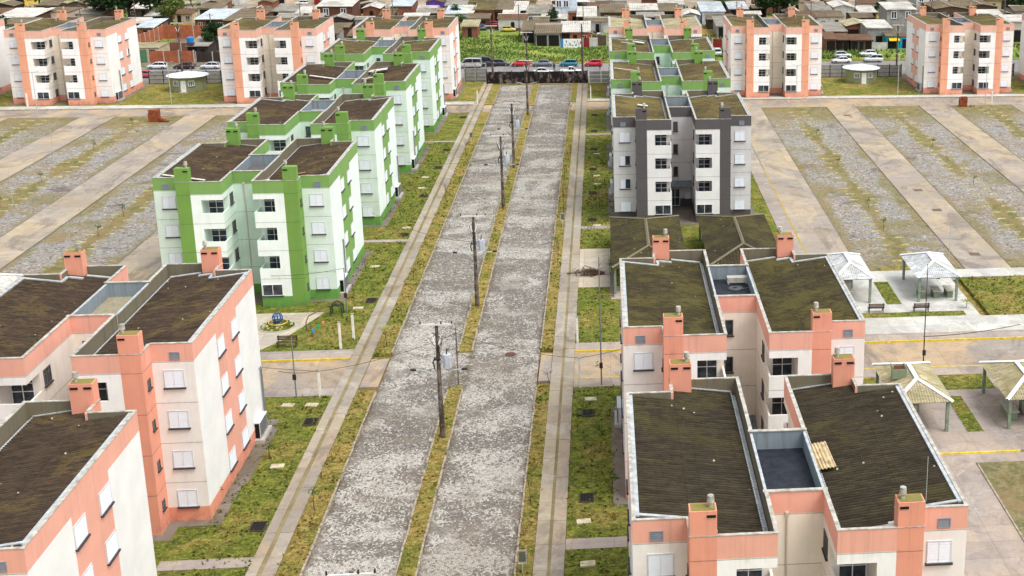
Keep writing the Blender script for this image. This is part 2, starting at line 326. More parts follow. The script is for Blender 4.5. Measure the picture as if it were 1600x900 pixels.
# the public street beyond the fence and the land behind it
slab('back_street', -260, 260, 245.2, 261.0, -.1, 'asphalt'); slab('roadside_grass', -260, 260, 261.1, 420, .0, 'green'); slab('roadside_grass', -260, 260, 241.3, 245.1, .0, 'dark')
slab('back_lane', -150, 150, 352, 372, .04, 'laneg'); slab('yard_ground', -100, -36, 300, 352, .03, 'dirt'); slab('yard_ground', 2, 100, 284, 352, .03, 'dirt'); slab('yard_ground', -36, 2, 318, 352, .03, 'dirt'); slab('yard_ground', -92, -70, 262, 300, .03, 'dark')
for x0, x1, y0, y1 in ((-60, -45, 262, 264), (-25, 1, 261.2, 264.5), (44, 70, 261.2, 263.5)): slab('worn_strip', x0, x1, y0, y1, .03, 'lawn_y')

# kerbs: near stones one by one, a plain run beyond
st_me = []
for k in range(3):
    mb = MB(); h = .015*k
    mb.box(-.06-.008*k, .06, .02, .96+.01*k, -.2, .05+h); st_me.append(mb.mesh('kerb_stone', [STONE]))
def kerb(x, segs, far):
    base = MB()
    for a, b in segs: base.box(x-.05, x+.05, a, b, -.2, .03)
    o = struct('kerb', base, [G['dark']])
    for a, b in segs:
        y = a
        while y < min(b, far)-1:
            s = obj('kerb_stone', random.choice(st_me), o, (x+random.uniform(-.02, .02), y, random.uniform(-.025, .015))); y += 1.0
        if b > far: obj('kerb_run', MB().box(x-.055, x+.055, max(a, far), b, -.2, .05).mesh('kerb_run', [STONE]), o)
    return o
kerb(-18.36, ((62, 99.4), (107.3, 212.4), (218.7, 237)), 150); kerb(-12.84, ((62, 99.6), (107.2, 212.6), (217.4, 237)), 150)
kerb(-11.66, ((62, 99.6), (107.2, 212.6), (217.4, 237)), 150); kerb(-5.89, ((62, 99.4), (107.3, 213.2), (220.4, 237)), 150)
def ykerb(x0, x1, y0, y1, m=YEL): struct('painted_kerb', MB().box(x0, x1, y0, y1, -.2, .055), [m])
ykerb(-120, -21.7, 106.3, 106.42); ykerb(-120, -21.7, 100.22, 100.3, STONE); ykerb(-2.98, 120, 106.4, 106.52); ykerb(-2.98, 120, 100.3, 100.4)
ykerb(16.6, 29.0, 84.2, 84.4); ykerb(20.72, 20.8, 126, 170); ykerb(20.72, 20.8, 170, 213.3, STONE); ykerb(-120, -21.7, 218.6, 218.75, STONE); ykerb(-2.98, 120, 220.4, 220.52, STONE); ykerb(25.34, 25.46, 55, 82.7, STONE)
# dark seams that edge the drive lanes
def seam(x):
    y0, y1 = (108.5, 212.3) if x < 0 else (126.2, 213.3); mb = MB(); y = y0
    while y < y1: mb.box(x-.05, x+.05+random.uniform(0, .06), y, min(y1, y+2.6), -.2, .012); y += 2.66
    struct('lane_edge', mb, [G['dark']])
for x in (-60.65, -65.45, -75.8, -81.1, -49.65, 25.45, 36.25, 41.15, 51.83, 57.0): seam(x)

# pavements of separate slabs beside the avenue
def walk(xs, y0, y1, far):
    base = struct('sidewalk', MB().box(xs[0]+.004, xs[3]-.004, y0, y1, -.28, .008), [G['joint']])
    mes = [MB().box(0, xs[1]-xs[0]-.03, 0, 2.97, -.1, .05).mesh('paving_slab', [G[m]]) for m in ('walk', 'walk2', 'walk')]
    mes2 = [MB().box(0, xs[3]-xs[2]-.03, 0, 2.97, -.1, .05).mesh('paving_slab', [G[m]]) for m in ('walk2', 'walk', 'walk2')]
    y = y0
    while y < far:
        if not (100.2 < y < 106): 
            obj('paving_slab', random.choice(mes), base, (xs[0]+.01, y, random.uniform(-.012, .012)))
            obj('paving_slab', random.choice(mes2), base, (xs[2]+.01, y, random.uniform(-.012, .012)))
        else:
            obj('paving_slab', random.choice(mes), base, (xs[0]+.01, y, -.02)); obj('paving_slab', random.choice(mes2), base, (xs[2]+.01, y, -.02))
        y += 3.0
    obj('paving_run', MB().box(xs[0]+.01, xs[1]-.02, y, y1, -.1, .05).box(xs[2]+.01, xs[3]-.02, y, y1, -.1, .05).mesh('paving_run', [G['walk']]), base)
walk((-21.6, -20.93, -20.68, -19.86), 62, 240, 139); walk((-4.84, -4.0, -3.82, -2.99), 62, 237, 139)

# ---------------------------------------------------------------- apartment block kit
BW, CW, BD, PR, K0, K1, HT = 15.61, 6.45, 14.62, 1.73, 5.54, 12.42, 12.0
SB, SE, BAND = 2.5, 3.7, 10.85     # shaft begins, ends; underside of the coloured band
WHITE_FR = plain('frame_white', lin(225, 226, 226), .5); SHUT = plain('shutter_white', lin(232, 238, 246), .5, var=.03); SILL = plain('sill_slate', lin(66, 62, 66), .7)
GLASS = glassy('window_glass'); PLASTER = paint('parapet_inner_plaster', lin(116, 108, 88), dirt=.8); MOSSY = paint('mossy_plaster', lin(112, 104, 84), dirt=.7)
COPE = plain('coping_mortar', lin(178, 174, 164), .9, var=.45); METAL = plain('flashing_metal', lin(180, 186, 188), .55, .1, .3); VENT = plain('louvre_grey', lin(140, 146, 156), .6)
DARK = plain('dark_opening', (.012, .011, .01), .9); PIPE = plain('pipe_grey', lin(120, 124, 124), .5); BLUEMEM = paint('membrane_bluegrey', lin(132, 143, 150), dirt=.7)
TOPMOSS = paint('moss_cap', lin(132, 122, 62), dirt=.6)
SCH = {
 'pink': dict(acc=lin(228, 168, 148), acc2=lin(226, 154, 129), outer=lin(234, 229, 223), white=lin(240, 238, 234), gable=lin(231, 231, 228), inner=lin(232, 224, 214), core=lin(236, 225, 210), skirt=lin(222, 148, 122)),
 'peach': dict(acc=lin(230, 180, 160), acc2=lin(229, 164, 134), outer=lin(236, 233, 229), white=lin(242, 241, 239), gable=lin(238, 238, 236), inner=lin(232, 226, 218), core=lin(234, 222, 204), skirt=lin(226, 158, 134)),
 'green': dict(acc=lin(126, 164, 92), acc2=lin(116, 154, 74), outer=lin(218, 233, 222), white=lin(236, 244, 238), gable=lin(230, 241, 235), inner=lin(222, 238, 226), core=lin(204, 226, 210), skirt=lin(104, 156, 74)),
 'grey': dict(acc=lin(92, 89, 90), acc2=lin(90, 86, 87), outer=lin(208, 207, 206), white=lin(228, 227, 226), gable=lin(216, 214, 212), inner=lin(200, 196, 194), core=lin(204, 200, 198), skirt=lin(84, 80, 80))}
for k, s in SCH.items():
    s['M'] = {q: paint(f'{k}_{q}_paint', c, joint=q not in ('acc', 'skirt', 'gable'), dirt=.03 if q == 'gable' else (.3 if k == 'peach' and q == 'acc2' else .16)) for q, c in s.items()}
p = -PR; LOG = -PR+1.9; OX = 4.6

def wing():
    # 0 outer bay, 1 white bay, 2 gable, 3 inner, 4 accent
    a = MB()
    a.box(0, SB, 0, BD, -.2, BAND, 0, nx=2)
    a.box(SB, CW, LOG, BD-LOG, -.2, BAND, 3)
    for q in (0, 1):
        t = MB(); t.box(SB, OX, p, LOG, -.2, BAND, 3, ny=1, nx=4)
        t.box(OX, CW, p, LOG, -.2, 2.75, 3, ny=1)
        for n in (1, 2, 3):
            b = 2.7*n
            t.box(OX, CW, p, p+.13, b+.05, b+.98, 3, ny=1); t.box(CW-.13, CW, p+.13, LOG, b+.05, b+.98, 3)
            t.box(OX, CW, p, LOG, b+2.2, min(b+2.75, BAND), 3, ny=1)
        if q: t = miry(t, BD)
        k = len(a.v); a.v += t.v; a.f += [tuple(k+i for i in f) for f in t.f]; a.m += t.m; a.sm += t.sm
    return a
WG = wing(); WGR = mirx(WG, BW)
CORE = MB().box(CW, BW-CW, K0, K1, -.2, BAND, 0)
SK = MB()
def skirt_half(sk):
    e = .006; h = 1.0
    sk.box(-e, 0, -e, BD+e, -.2, h); sk.box(0, SB-e, -e, 0, -.2, h); sk.box(SB, CW+e, p-e, p, -.2, h); sk.box(SB-e, SB, p-e, -.0, -.2, h)
    sk.box(CW, CW+e, p, K0-e, -.2, h); sk.box(CW, CW+e, K1+e, BD-p, -.2, h); sk.box(0, SB-e, BD, BD+e, -.2, h); sk.box(SB-e, SB, BD, BD-p, -.2, h); sk.box(SB, CW+e, BD-p, BD-p+e, -.2, h)
skirt_half(SK); t = MB(); skirt_half(t); t = mirx(t, BW); SK.add(t.v, t.f); SK.box(CW+.006, BW-CW-.006, K0-.006, K0, -.2, 1.0); SK.box(CW+.006, BW-CW-.006, K1, K1+.006, -.2, 1.0)
GP = MB().box(-.005, 0, 4.8, 9.65, 1.0, BAND); GPR = mirx(GP, BW)
# parapet walls: 0 accent outside, 1 plaster inside
PT = .14; e = .004
def parapet_half():
    q = MB(); z0, z1 = BAND, HT
    q.box(-e, PT, -e, BD+e, z0, z1, 1, nx=0, ny=0, py=0)
    q.box(PT, SB, -e, PT, z0, z1, 1, ny=0); q.box(SB-e, SB+PT, p-e, PT, z0, z1, 0, px=1)
    q.box(SB+PT, CW+e, p-e, p+PT, z0, z1, 1, ny=0, px=0)
    q.box(CW-PT, CW+e, p+PT, K0, z0, z1, 0, nx=1); q.box(CW-PT, CW+e, K0, K1, z0, z1-.12, 1, px=2); q.box(CW-PT, CW+e, K1, BD-p-PT, z0, z1, 0, nx=1)
    q.box(SB+PT, CW+e, BD-p-PT, BD-p+e, z0, z1, 0, ny=1); q.box(SB-e, SB+PT, BD-PT, BD-p+e, z0, z1, 0, px=1); q.box(PT, SB, BD-PT, BD+e, z0, z1, 0, ny=1)
    return q
PP = parapet_half(); t = mirx(parapet_half(), BW); PP.add(t.v, t.f, t.m)
PP.box(CW+e, BW-CW-e, K0-e, K0+PT, BAND, HT, 2, ny=0); PP.box(CW+e, BW-CW-e, K1-PT, K1+e, BAND, HT, 2, py=0)
def coping_half():
    q = MB(); z0, z1 = HT, HT+.045; c0, c1 = -.025, PT+.01
    q.box(c0, c1, c0, BD-c0, z0, z1); q.box(c1, SB, c0, c1, z0, z1); q.box(SB-.05, SB+c1, p+c0, c0, z0, z1)
    q.box(SB+c1, CW+.05, p+c0, p+c1, z0, z1); q.box(CW-c1, CW+.05, p+c1, K0-.05, z0, z1); q.box(CW-c1, CW+.05, K1+.05, BD-p-c1, z0, z1)
    q.box(SB+c1, CW+.05, BD-p-c1, BD-p-c0, z0, z1); q.box(SB-.05, SB+c1, BD-c0, BD-p-c0, z0, z1); q.box(c1, SB, BD-c1, BD-c0, z0, z1)
    q.box(CW-c1+.03, CW+.02, K0+c1, K1-c1, z0-.12, z1-.1, 1)
    return q
CP = coping_half(); t = mirx(coping_half(), BW); CP.add(t.v, t.f, t.m)
CP.box(CW-.2, BW-CW+.2, K0-.05, K0+PT+.05, HT, HT+.05); CP.box(CW-.2, BW-CW+.2, K1-PT-.05, K1+.05, HT, HT+.05)
XR0, XR1 = .2, CW-.42
def zr(x): return 11.92-(x-XR0)*.76/(XR1-XR0)
def corr(x0, x1, y0, y1):
    q = MB(); n = int((y1-y0)/.05); xs = [x0, (x0+x1)/2, x1]; vs = []; fs = []
    for j in range(n+1):
        y = y0+(y1-y0)*j/n; dz = .05*math.sin(2*math.pi*y/.25)
        for x in xs: vs.append((x, y, zr(x)+dz))
    for j in range(n):
        for i in range(2): a = j*3+i; fs.append((a, a+1, a+4, a+3))
    q.add(vs, fs, 0, True); q.box(x0, x1, y0, y1, 10.84, 10.85); return q
RF = corr(XR0, SB+.16, PT+.02, BD-PT-.02); t = corr(SB+.17, XR1, p+PT+.02, BD-p-PT-.02); RF.add(t.v, t.f, t.m, True)
RFR = mirx(RF, BW)
def slope(q, x0, x1, y0, y1, h=.05):
    z0, z1 = zr(x0), zr(x1); v = [(x0,y0,z0-.1),(x1,y0,z1-.1),(x1,y1,z1-.1),(x0,y1,z0-.1),(x0,y0,z0+h),(x1,y0,z1+h),(x1,y1,z1+h),(x0,y1,z0+h)]
    q.add(v, [(0,4,7,3),(1,2,6,5),(0,1,5,4),(3,7,6,2),(4,5,6,7),(0,3,2,1)])
FL = MB(); slope(FL, .22, SB+.35, BD-.75, BD-.55, .09); slope(FL, SB+.2, SB+.4, BD-.55, BD+.45, .1); slope(FL, SB+.4, SE+.15, BD+.3, BD+.55, .1); slope(FL, SE+.15, CW-.4, BD-p-.75, BD-p-.5, .09)
slope(FL, SB+.35, CW-.4, p+PT+.02, p+PT+.1, .08)
FL.box(PT+.001, PT+.2, .25, BD-.5, 11.7, 12.0); FLR = mirx(FL, BW)
GU = MB().box(CW-.44, CW-.2, p+.3, BD-p-.3, 10.85, 11.05).box(CW-.46, CW-.40, p+.3, BD-p-.3, 10.9, 11.2, 1); GUR = mirx(GU, BW)
CR = MB().box(CW+.01, BW-CW-.01, K0+PT+.01, K1-PT-.01, BAND, 10.98)
SH = MB().box(SB-.005, SE+.02, p-.008, p+.8, -.2, 13.25, 0, nx=0); SHB = miry(SH, BD)
SHT = MB().box(SB+.06, SE-.05, p+.06, p+.74, 13.24, 13.27)
VC = MB().cyl((0, 0, 13.2), (0, 0, 13.62), .1, .1, 10).cyl((0, 0, 13.5), (0, 0, 13.82), .17, .15, 10)
SLOT = MB().box(-.2, .2, -.02, .02, -.06, .06)
# windows (face -y, origin at sill centre)
def win_frame(w, h, t=.06, d=.05):
    q = MB(); q.box(-w/2, w/2, -d, 0, 0, t); q.box(-w/2, w/2, -d, 0, h-t, h); q.box(-w/2, -w/2+t, -d, 0, t, h-t); q.box(w/2-t, w/2, -d, 0, t, h-t); return q
def shutter_leaf(w, h):
    q = MB(); n = 7; hh = h/n
    for i in range(n):
        z = i*hh; q.add([(0, -.035, z), (w, -.035, z), (w, -.02, z+hh), (0, -.02, z+hh)], [(0, 1, 2, 3)])
        q.add([(0, -.02, z+hh), (w, -.02, z+hh), (w, -.035, z+hh), (0, -.035, z+hh)], [(0, 1, 2, 3)])
    q.box(w-.025, w, -.045, -.0, 0, h); return q
SW, SHH = 1.2, 1.16
me_fr = win_frame(SW, SHH, .045).mesh('window', [plain('frame_grey', lin(202, 204, 208), .5)])
me_leaf = shutter_leaf(SW/2-.05, SHH-.09).mesh('shutter', [SHUT]); me_sill = MB().box(-SW/2-.06, SW/2+.06, -.14, 0, -.09, 0).mesh('sill', [SILL])
me_fr2 = win_frame(1.5, SHH, .045).mesh('window', [me_fr.materials[0]]); me_leaf2 = shutter_leaf(.7, SHH-.09).mesh('shutter', [SHUT]); me_sill2 = MB().box(-.8, .8, -.14, 0, -.09, 0).mesh('sill', [SILL])
def grid_win(name, w, h, cols, rows, fm=WHITE_FR, t=.05, lift=0):
    q = win_frame(w, h, t)
    for i in range(1, cols): x = -w/2+w*i/cols; q.box(x-t/2, x+t/2, -.045, 0, t, h-t)
    for r in rows: q.box(-w/2+t, w/2-t, -.042, 0, h*r-t/2, h*r+t/2)
    g = MB().box(-w/2+t, w/2-t, -.012, 0, t, h-t)
    return q.mesh(name, [fm]), g.mesh('pane', [GLASS]), MB().box(-w/2-.06, w/2+.06, -.12, 0, -.08, 0).mesh('sill', [SILL])
w_balc = grid_win('balcony_window', 1.35, 2.0, 2, (.45, .72)); w_ground = grid_win('window', 1.8, 1.1, 2, ()); DKF = plain('frame_dark', lin(96, 94, 94), .5); w_side = grid_win('window', 1.05, 1.05, 3, (.7,), DKF); w_bath = grid_win('window', .5, .62, 1, (.5,), DKF, .04); w_core = grid_win('window', .55, 1.15, 1, (), DKF)
me_vent = win_frame(.6, .5, .04)
for i in range(4): me_vent.box(-.26, .26, -.03, 0, .06+i*.1, .12+i*.1)
me_vent.box(-.27, .27, -.008, 0, .04, .46); me_vent = me_vent.mesh('vent_louvre', [VENT])
LK = MB()                                             # gas locker on a gable, faces -x; y 0..2.4
LK.box(-.55, 0, 0, 2.4, 0.0, .28, 1); LK.box(-.42, -.02, .15, 2.25, 1.45, 1.52)
LKB = [MB().box(-.40, -.37, .2, 2.2, .38+i*.24, .52+i*.24) for i in range(4)]
me_lk = MB().box(-.40, -.34, .15, .2, .28, 1.45).box(-.40, -.34, 2.2, 2.25, .28, 1.45).box(-.40, -.02, .15, .19, .28, 1.45).box(-.42, 0, .13, 2.27, 1.45, 1.52).box(-.3, -.01, .25, 2.15, .28, 1.4, 1).mesh('gas_locker', [plain('locker_grey', lin(196, 200, 204), .5), DARK])
me_lkbase = MB().box(-.62, 0, -.1, 2.5, -.1, .28).mesh('locker_base', [CONC])
me_lks = MB().box(-.41, -.38, .22, 2.18, 0, .15).mesh('louvre_slat', [plain('locker_slat', lin(120, 122, 124), .5)])
me_pipe = MB().cyl((-.09, 0, 0), (-.09, 0, 4.6), .045, n=6).cyl((-.09, 0, 4.6), (0, 0, 4.7), .045, n=6).mesh('riser_pipe', [PIPE])
me_down = MB().cyl((0, -.06, .2), (0, -.06, 10.8), .05, n=6).box(-.09, .09, -.12, 0, 10.75, 10.95).mesh('downpipe', [plain('pvc_pipe', lin(196, 186, 168), .6)])
can = MB(); zz = lambda y: 3.15-(K0-y)*.28
for i in range(14):
    x0 = CW+.02+i*(BW-2*CW-.04)/14; x1 = x0+(BW-2*CW-.04)/28; x2 = x0+(BW-2*CW-.04)/14
    can.add([(x0, K0-1.5, zz(K0-1.5)), (x1, K0-1.5, zz(K0-1.5)+.06), (x2, K0-1.5, zz(K0-1.5)), (x0, K0, zz(K0)), (x1, K0, zz(K0)+.06), (x2, K0, zz(K0))], [(0, 1, 4, 3), (1, 2, 5, 4)])
can = can.mesh('entrance_canopy', [plain('canopy_sheet', lin(120, 128, 132), .6, var=.3)])
w_door = grid_win('entrance_door', 1.15, 2.1, 2, (.5,)); me_board = MB().box(-.3, .3, -.1, 0, .95, 1.75).mesh('meter_board', [WHITE_FR])
APR = MB().box(-.75, BW+.75, -.75, BD+.75, -.25, .02).box(SB-.7, CW+.5, p-.75, -.75, -.25, .02).box(BW-CW-.5, BW-SB+.7, p-.75, -.75, -.25, .02).box(CW+.5, BW-CW-.5, p-.75, -.75, -.25, .018)
APR = APR.mesh('apron', [G['dark']])
def kit(s):
    m = SCH[s]['M']
    return dict(wing=WG.mesh('wall', [m['outer'], m['white'], m['gable'], m['inner'], m['acc2']]), wingr=WGR.mesh('wall', [m['outer'], m['white'], m['gable'], m['inner'], m['acc2']]),
        core=CORE.mesh('core_wall', [m['core']]), skirt=SK.mesh('skirting', [m['skirt']]), gp=GP.mesh('gable_panel', [m['acc']]), gpr=GPR.mesh('gable_panel', [m['acc']]),
        par=PP.mesh('parapet', [m['acc'], PLASTER, BLUEMEM]), cop=CP.mesh('coping', [COPE, METAL]), roof=RF.mesh('roof', [ROOF['brown']]), roofr=RFR.mesh('roof', [ROOF['brown']]),
        fl=FL.mesh('roof_flashing', [METAL]), flr=FLR.mesh('roof_flashing', [METAL]), gu=GU.mesh('gutter', [METAL, METAL]), gur=GUR.mesh('gutter', [METAL, METAL]),
        cr=CR.mesh('core_roof', [CORE_ROOF['grey']]), sh=SH.mesh('shaft', [m['acc2']]), shb=SHB.mesh('shaft', [m['acc2']]), sht=SHT.mesh('shaft_cap', [TOPMOSS if s in ('pink', 'peach') else m['acc2']]), vc=VC.mesh('vent_cowl', [COPE]), slot=SLOT.mesh('shaft_slot', [DARK]))
open_pane = MB().box(.02, .55, -.012, 0, .05, 1.1).mesh('pane', [GLASS])
KIT = {s: kit(s) for s in SCH}
DOWN = False
def block(kind, s, x0, y0, label, rf='brown', cr='grey', gables='lr', front_shaft=None):
    """kind A: deep entrance recess faces the camera; kind B: the same block turned half round"""
    K = KIT[s]
    if kind == 'A': e = thing('apartment_block', label, 'apartment block', (x0, y0, 0))
    else: e = thing('apartment_block', label, 'apartment block', (x0+BW, y0+BD, 0), math.pi)
    e['group'] = 'four-storey blocks of the estate'
    front = kind == 'A'                # which long side the camera sees
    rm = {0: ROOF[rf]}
    for w in (K['wing'], K['wingr']): obj('wall', w, e)
    obj('core_wall', K['core'], e); obj('skirting', K['skirt'], e); obj('gable_panel', K['gp'], e); obj('gable_panel', K['gpr'], e)
    obj('parapet', K['par'], e); obj('coping', K['cop'], e); obj('apron', APR, e)
    for r_, f_, g_ in ((K['roof'], K['fl'], K['gu']), (K['roofr'], K['flr'], K['gur'])):
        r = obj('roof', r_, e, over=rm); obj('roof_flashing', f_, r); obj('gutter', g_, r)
    obj('core_roof', K['cr'], e, over={0: CORE_ROOF[cr]})
    for fx in (0, 1):
        for by in (0, 1):
            me = K['shb'] if by else K['sh']
            dx = (BW-2*SB-(SE-SB)-.015) if fx else 0
            sh = obj('shaft', me, e, (dx, 0, 0)); obj('shaft_cap', K['sht'], sh, (0, (BD-2*p-.8) if by else 0, 0))
            ys = p if not by else BD-p-.8
            near_y = (ys-.02 if front else ys+.82)
            inx = .25 if fx else .95
            obj('vent_cowl', K['vc'], sh, (SB+inx, ys+.4, 0)); obj('shaft_slot', K['slot'], sh, (SB+inx, near_y, 13.0))
            if by == (1 if front else 0): obj('shaft_slot', K['slot'], sh, (SB+1.2-inx, near_y, 13.0))
    def shutters(mf, ml, ms, x, y, z, rz, w):
        f = obj('window', mf, e, (x, y, z), rz); obj('shutter', ml, f, (-w/2+.045, 0, .045)); 
        if random.random() > .035: obj('shutter', ml, f, (.005, 0, .045))
        else: obj('pane', open_pane, f)
        obj('sill', ms, f)
    def glazed(W3, x, y, z, rz):
        f = obj(W3[0].name.split('.')[0], W3[0], e, (x, y, z), rz); obj('pane', W3[1], f); obj('sill', W3[2], f); return f
    fy = (lambda y: y) if front else (lambda y: BD-y)
    rz = 0 if front else math.pi
    for side in (0, 1):
        fx = (lambda x: x) if side == 0 else (lambda x: BW-x)
        for n in range(4):
            z = 2.7*n
            shutters(me_fr, me_leaf, me_sill, fx(1.27), fy(0), z+1.03, rz, SW)
            if n == 0: glazed(w_ground, fx(5.45), fy(p), 1.08, rz)
            else: glazed(w_balc, fx(5.35), fy(LOG), z+.12, rz)
            glazed(w_bath, fx(SB), fy(-.85), z+1.35, (-math.pi/2 if side == 0 else math.pi/2))
            glazed(w_side, fx(CW), fy(p+2.9), z+1.1, (math.pi/2 if side == 0 else -math.pi/2))
        obj('vent_louvre', me_vent, e, (fx(1.1), fy(-.005), BAND+.1), rz)
        # side == 0 is the local -x gable; in kind B it looks to +x
        g = ('l' if side == 0 else 'r') if kind == 'A' else ('r' if side == 0 else 'l')
        if g in gables:
            gz = -math.pi/2 if side == 0 else math.pi/2
            for n in range(4):
                for yc in (5.58, 8.9): shutters(me_fr2, me_leaf2, me_sill2, fx(-.005), yc, 2.7*n+1.03, gz, 1.5)
            lk = obj('gas_locker', me_lk, e, (fx(0), 11.2 if side == 0 else 13.6, 0), 0 if side == 0 else math.pi)
            obj('locker_base', me_lkbase, lk)
            for i in range(4): obj('louvre_slat', me_lks, lk, (0, 0, .4+i*.25))
            for q in (0, .3): obj('riser_pipe', me_pipe, lk, (0, -.35-q, 0))
    if kind == 'A':
        for n in (1, 2, 3): glazed(w_core, 7.3, K0, 2.7*n+1.05, 0)
        obj('entrance_canopy', can, e); glazed(w_door, 7.2, K0, .1, 0); obj('meter_board', me_board, e, (8.7, K0, 0))
    else: obj('downpipe', me_down, e, (BW/2+.4, K1, 0), math.pi)
    return e
XL, XRR = -41.03, .83
block('B', 'pink', XL, 54.4, 'nearest salmon and cream block, cut off by the lower left corner of the photo', 'brown', 'beige', 'r')
block('A', 'pink', XL, 79.1, 'salmon and cream block on the left, whole gable of shutters over the lawn', 'brown', 'beige', 'r')
block('B', 'green', XL, 121.8, 'nearest green block, left of the avenue, standing by the round planter', 'brown', 'grey', 'r')
block('A', 'green', XL, 147.1, 'second green block from the front on the left of the avenue', 'brown', 'pale', 'r')
block('B', 'green', XL, 172.0, 'third green block on the left, pale repair strips across its dark roof', 'brown', 'pale', 'r')
block('A', 'green', XL, 197.2, 'farthest green block on the left of the avenue', 'moss', 'pale', 'r')
block('B', 'peach', XL, 223.5, 'salmon block at the far end of the left row, beside the parked vans', 'moss', 'pale', 'r')
block('B', 'peach', -62.45, 223.6, 'salmon block right of the round green hut on the far left', 'moss', 'pale', 'r')
block('B', 'peach', -95.65, 224.0, 'salmon block left of the round green hut on the far left', 'moss', 'pale', 'r')
block('B', 'peach', -117.2, 224.0, 'salmon block cut off by the left edge, only its gable showing', 'moss', 'pale', 'r')
block('B', 'pink', XRR, 54.5, 'nearest salmon block on the right, yellowed loose sheet on its black roof', 'umber', 'black', 'lr')
block('A', 'pink', XRR, 79.55, 'second salmon block on the right, cables lying on its black core roof', 'olive', 'black', 'lr')
block('A', 'grey', XRR, 147.0, 'only dark grey and white block, entrance behind the two brown sheds', 'moss', 'grey', 'lr')
block('B', 'green', XRR, 171.8, 'green block directly behind the dark grey one', 'moss', 'pale', 'lr')
block('A', 'green', XRR, 196.4, 'farther green block on the right of the avenue', 'moss', 'pale', 'lr')
block('B', 'peach', XRR, 223.2, 'salmon block with beige sheet roof at the far end of the right row', 'beige', 'pale', 'lr')
block('B', 'peach', 21.4, 223.5, 'salmon block left of the round green hut on the far right', 'moss', 'pale', 'lr')
block('B', 'peach', 55.25, 224.3, 'salmon block right of the round green hut on the far right', 'moss', 'pale', 'lr')
block('B', 'peach', 76.9, 224.6, 'salmon block cut off by the right edge, left gable showing', 'moss', 'pale', 'lr')


# ---------------------------------------------------------------- loose sheets and cables on the roofs
CREAM = plain('sheet_cream', lin(196, 176, 138), .8, var=.45); PALE = plain('sheet_pale', lin(206, 202, 190), .8, var=.25); OCH = plain('sheet_ochre', lin(150, 118, 58), .8, var=.3)
def loose(name, x0, x1, y0, y1, z, slopex, m, label, wav=True, rz=0):
    q = MB(); w, d = x1-x0, y1-y0
    n = max(2, int(w/.055)) if wav else 2
    for i in range(n):
        a, b = -w/2+w*i/n, -w/2+w*(i+1)/n
        za = .04*math.sin(2*math.pi*(i/n)*w/.18)*wav; zb = .04*math.sin(2*math.pi*((i+1)/n)*w/.18)*wav
        for k in (0, .015): q.add([(a, -d/2, za+k+a*slopex), (b, -d/2, zb+k+b*slopex), (b, d/2, zb+k+b*slopex), (a, d/2, za+k+a*slopex)], [(0, 1, 2, 3)])
    o = obj(name, q.mesh(name, [m]), None, ((x0+x1)/2, (y0+y1)/2, z), rz); return tag(o, label, 'roof sheet')
loose('roof_sheet', 10.15, 11.15, 59.95, 62.9, 11.48, .135, CREAM, 'yellowed corrugated sheet with holes lying on the nearest black roof', True, .03)
loose('roof_sheet', 10.4, 13.1, 53.05, 54.0, 11.42, .135, plain('sheet_grey', lin(168, 168, 160), .8, var=.4), 'pale grey corrugated patch behind the front parapet of the nearest right roof', False)
loose('roof_sheet', -40.5, -36.7, 122.7, 123.1, 11.78, -.135, PALE, 'long pale plank across the left roof of the nearest green block', False, -.07)
loose('roof_sheet', -29.9, -28.0, 123.9, 124.3, 11.62, .135, OCH, 'ochre plank on the right roof of the nearest green block', False, .08)
loose('roof_sheet', -32.6, -31.0, 122.7, 123.2, 11.3, .135, PALE, 'pale plank beside the valley of the nearest green block', False, .1)
for x, y, w, d, a, l in ((-30.5, 177.0, 2.6, .6, .05, 'pale strip on the right roof of the third green block, nearer one'), (-30.8, 182.8, 3.0, 1.6, .1, 'wide pale patch on the right roof of the third green block'),
                 (-36.8, 177.6, 3.4, .6, -.05, 'long pale strip on the left roof of the third green block'), (-40.0, 173.6, 1.4, .5, .0, 'short pale strip at the front of the third green block roof')):
    loose('roof_sheet', x-w/2, x+w/2, y-d/2, y+d/2, 11.72, (.135 if x > -33 else -.135), PALE, l, False, a)
for x, y, w, d, l in ((5.5, 207.5, 1.5, 1.2, 'bleached patch on the left roof of the farther green block on the right'), (3.6, 206.9, 1.9, .4, 'thin pale strip on the left roof of the farther green block on the right'),
                   (3.0, 181.6, 3.4, .35, 'pale strip along the left roof of the green block behind the grey one'), (4.4, 155.5, 1.2, .8, 'light stained patch on the left roof of the dark grey block')):
    loose('roof_sheet', x-w/2, x+w/2, y-d/2, y+d/2, 11.72, -.135, PALE, l, False)
def coil(x, y, label, r=.5):
    q = MB(); pts = [(r*math.cos(t*.5)*(1-.01*t)+.1*math.sin(t), r*.8*math.sin(t*.5)*(1-.012*t), .03+.004*t) for t in range(38)]; q.tube(pts, .03, 5)
    q.tube([(r, 0, .05), (r+.6, .3, .04), (r+1.1, .1, .05), (r+1.5, .5, .04)], .025, 5)
    tag(obj('cable_coil', q.mesh('cable_coil', [PIPE]), None, (x, y, 10.99)), label, 'cable')
coil(7.7, 87.6, 'grey cable coil on the black core roof, left one'); coil(9.0, 89.4, 'grey cable coil on the black core roof beside the box')
q = MB().box(-.75, .75, -.3, .3, .1, .5).box(-.7, -.6, -.3, .3, 0, .1).box(.6, .7, -.3, .3, 0, .1); tag(obj('roof_box', q.mesh('roof_box', [CONC]), None, (9.25, 90.9, 10.98)), 'low concrete box at the back of the black core roof', 'box')
q = MB().cyl((0, 0, 0), (0, 0, 2.2), .015, n=5); aer = q.mesh('antenna', [METAL])
for x, y, l in ((14.1, 53.3, 'thin rod antenna on the shaft of the nearest right block'), (-29.3, 78.3, 'thin rod antenna on the roof of the left salmon block')):
    tag(obj('antenna', aer, None, (x, y, 13.0), ), l, 'antenna')

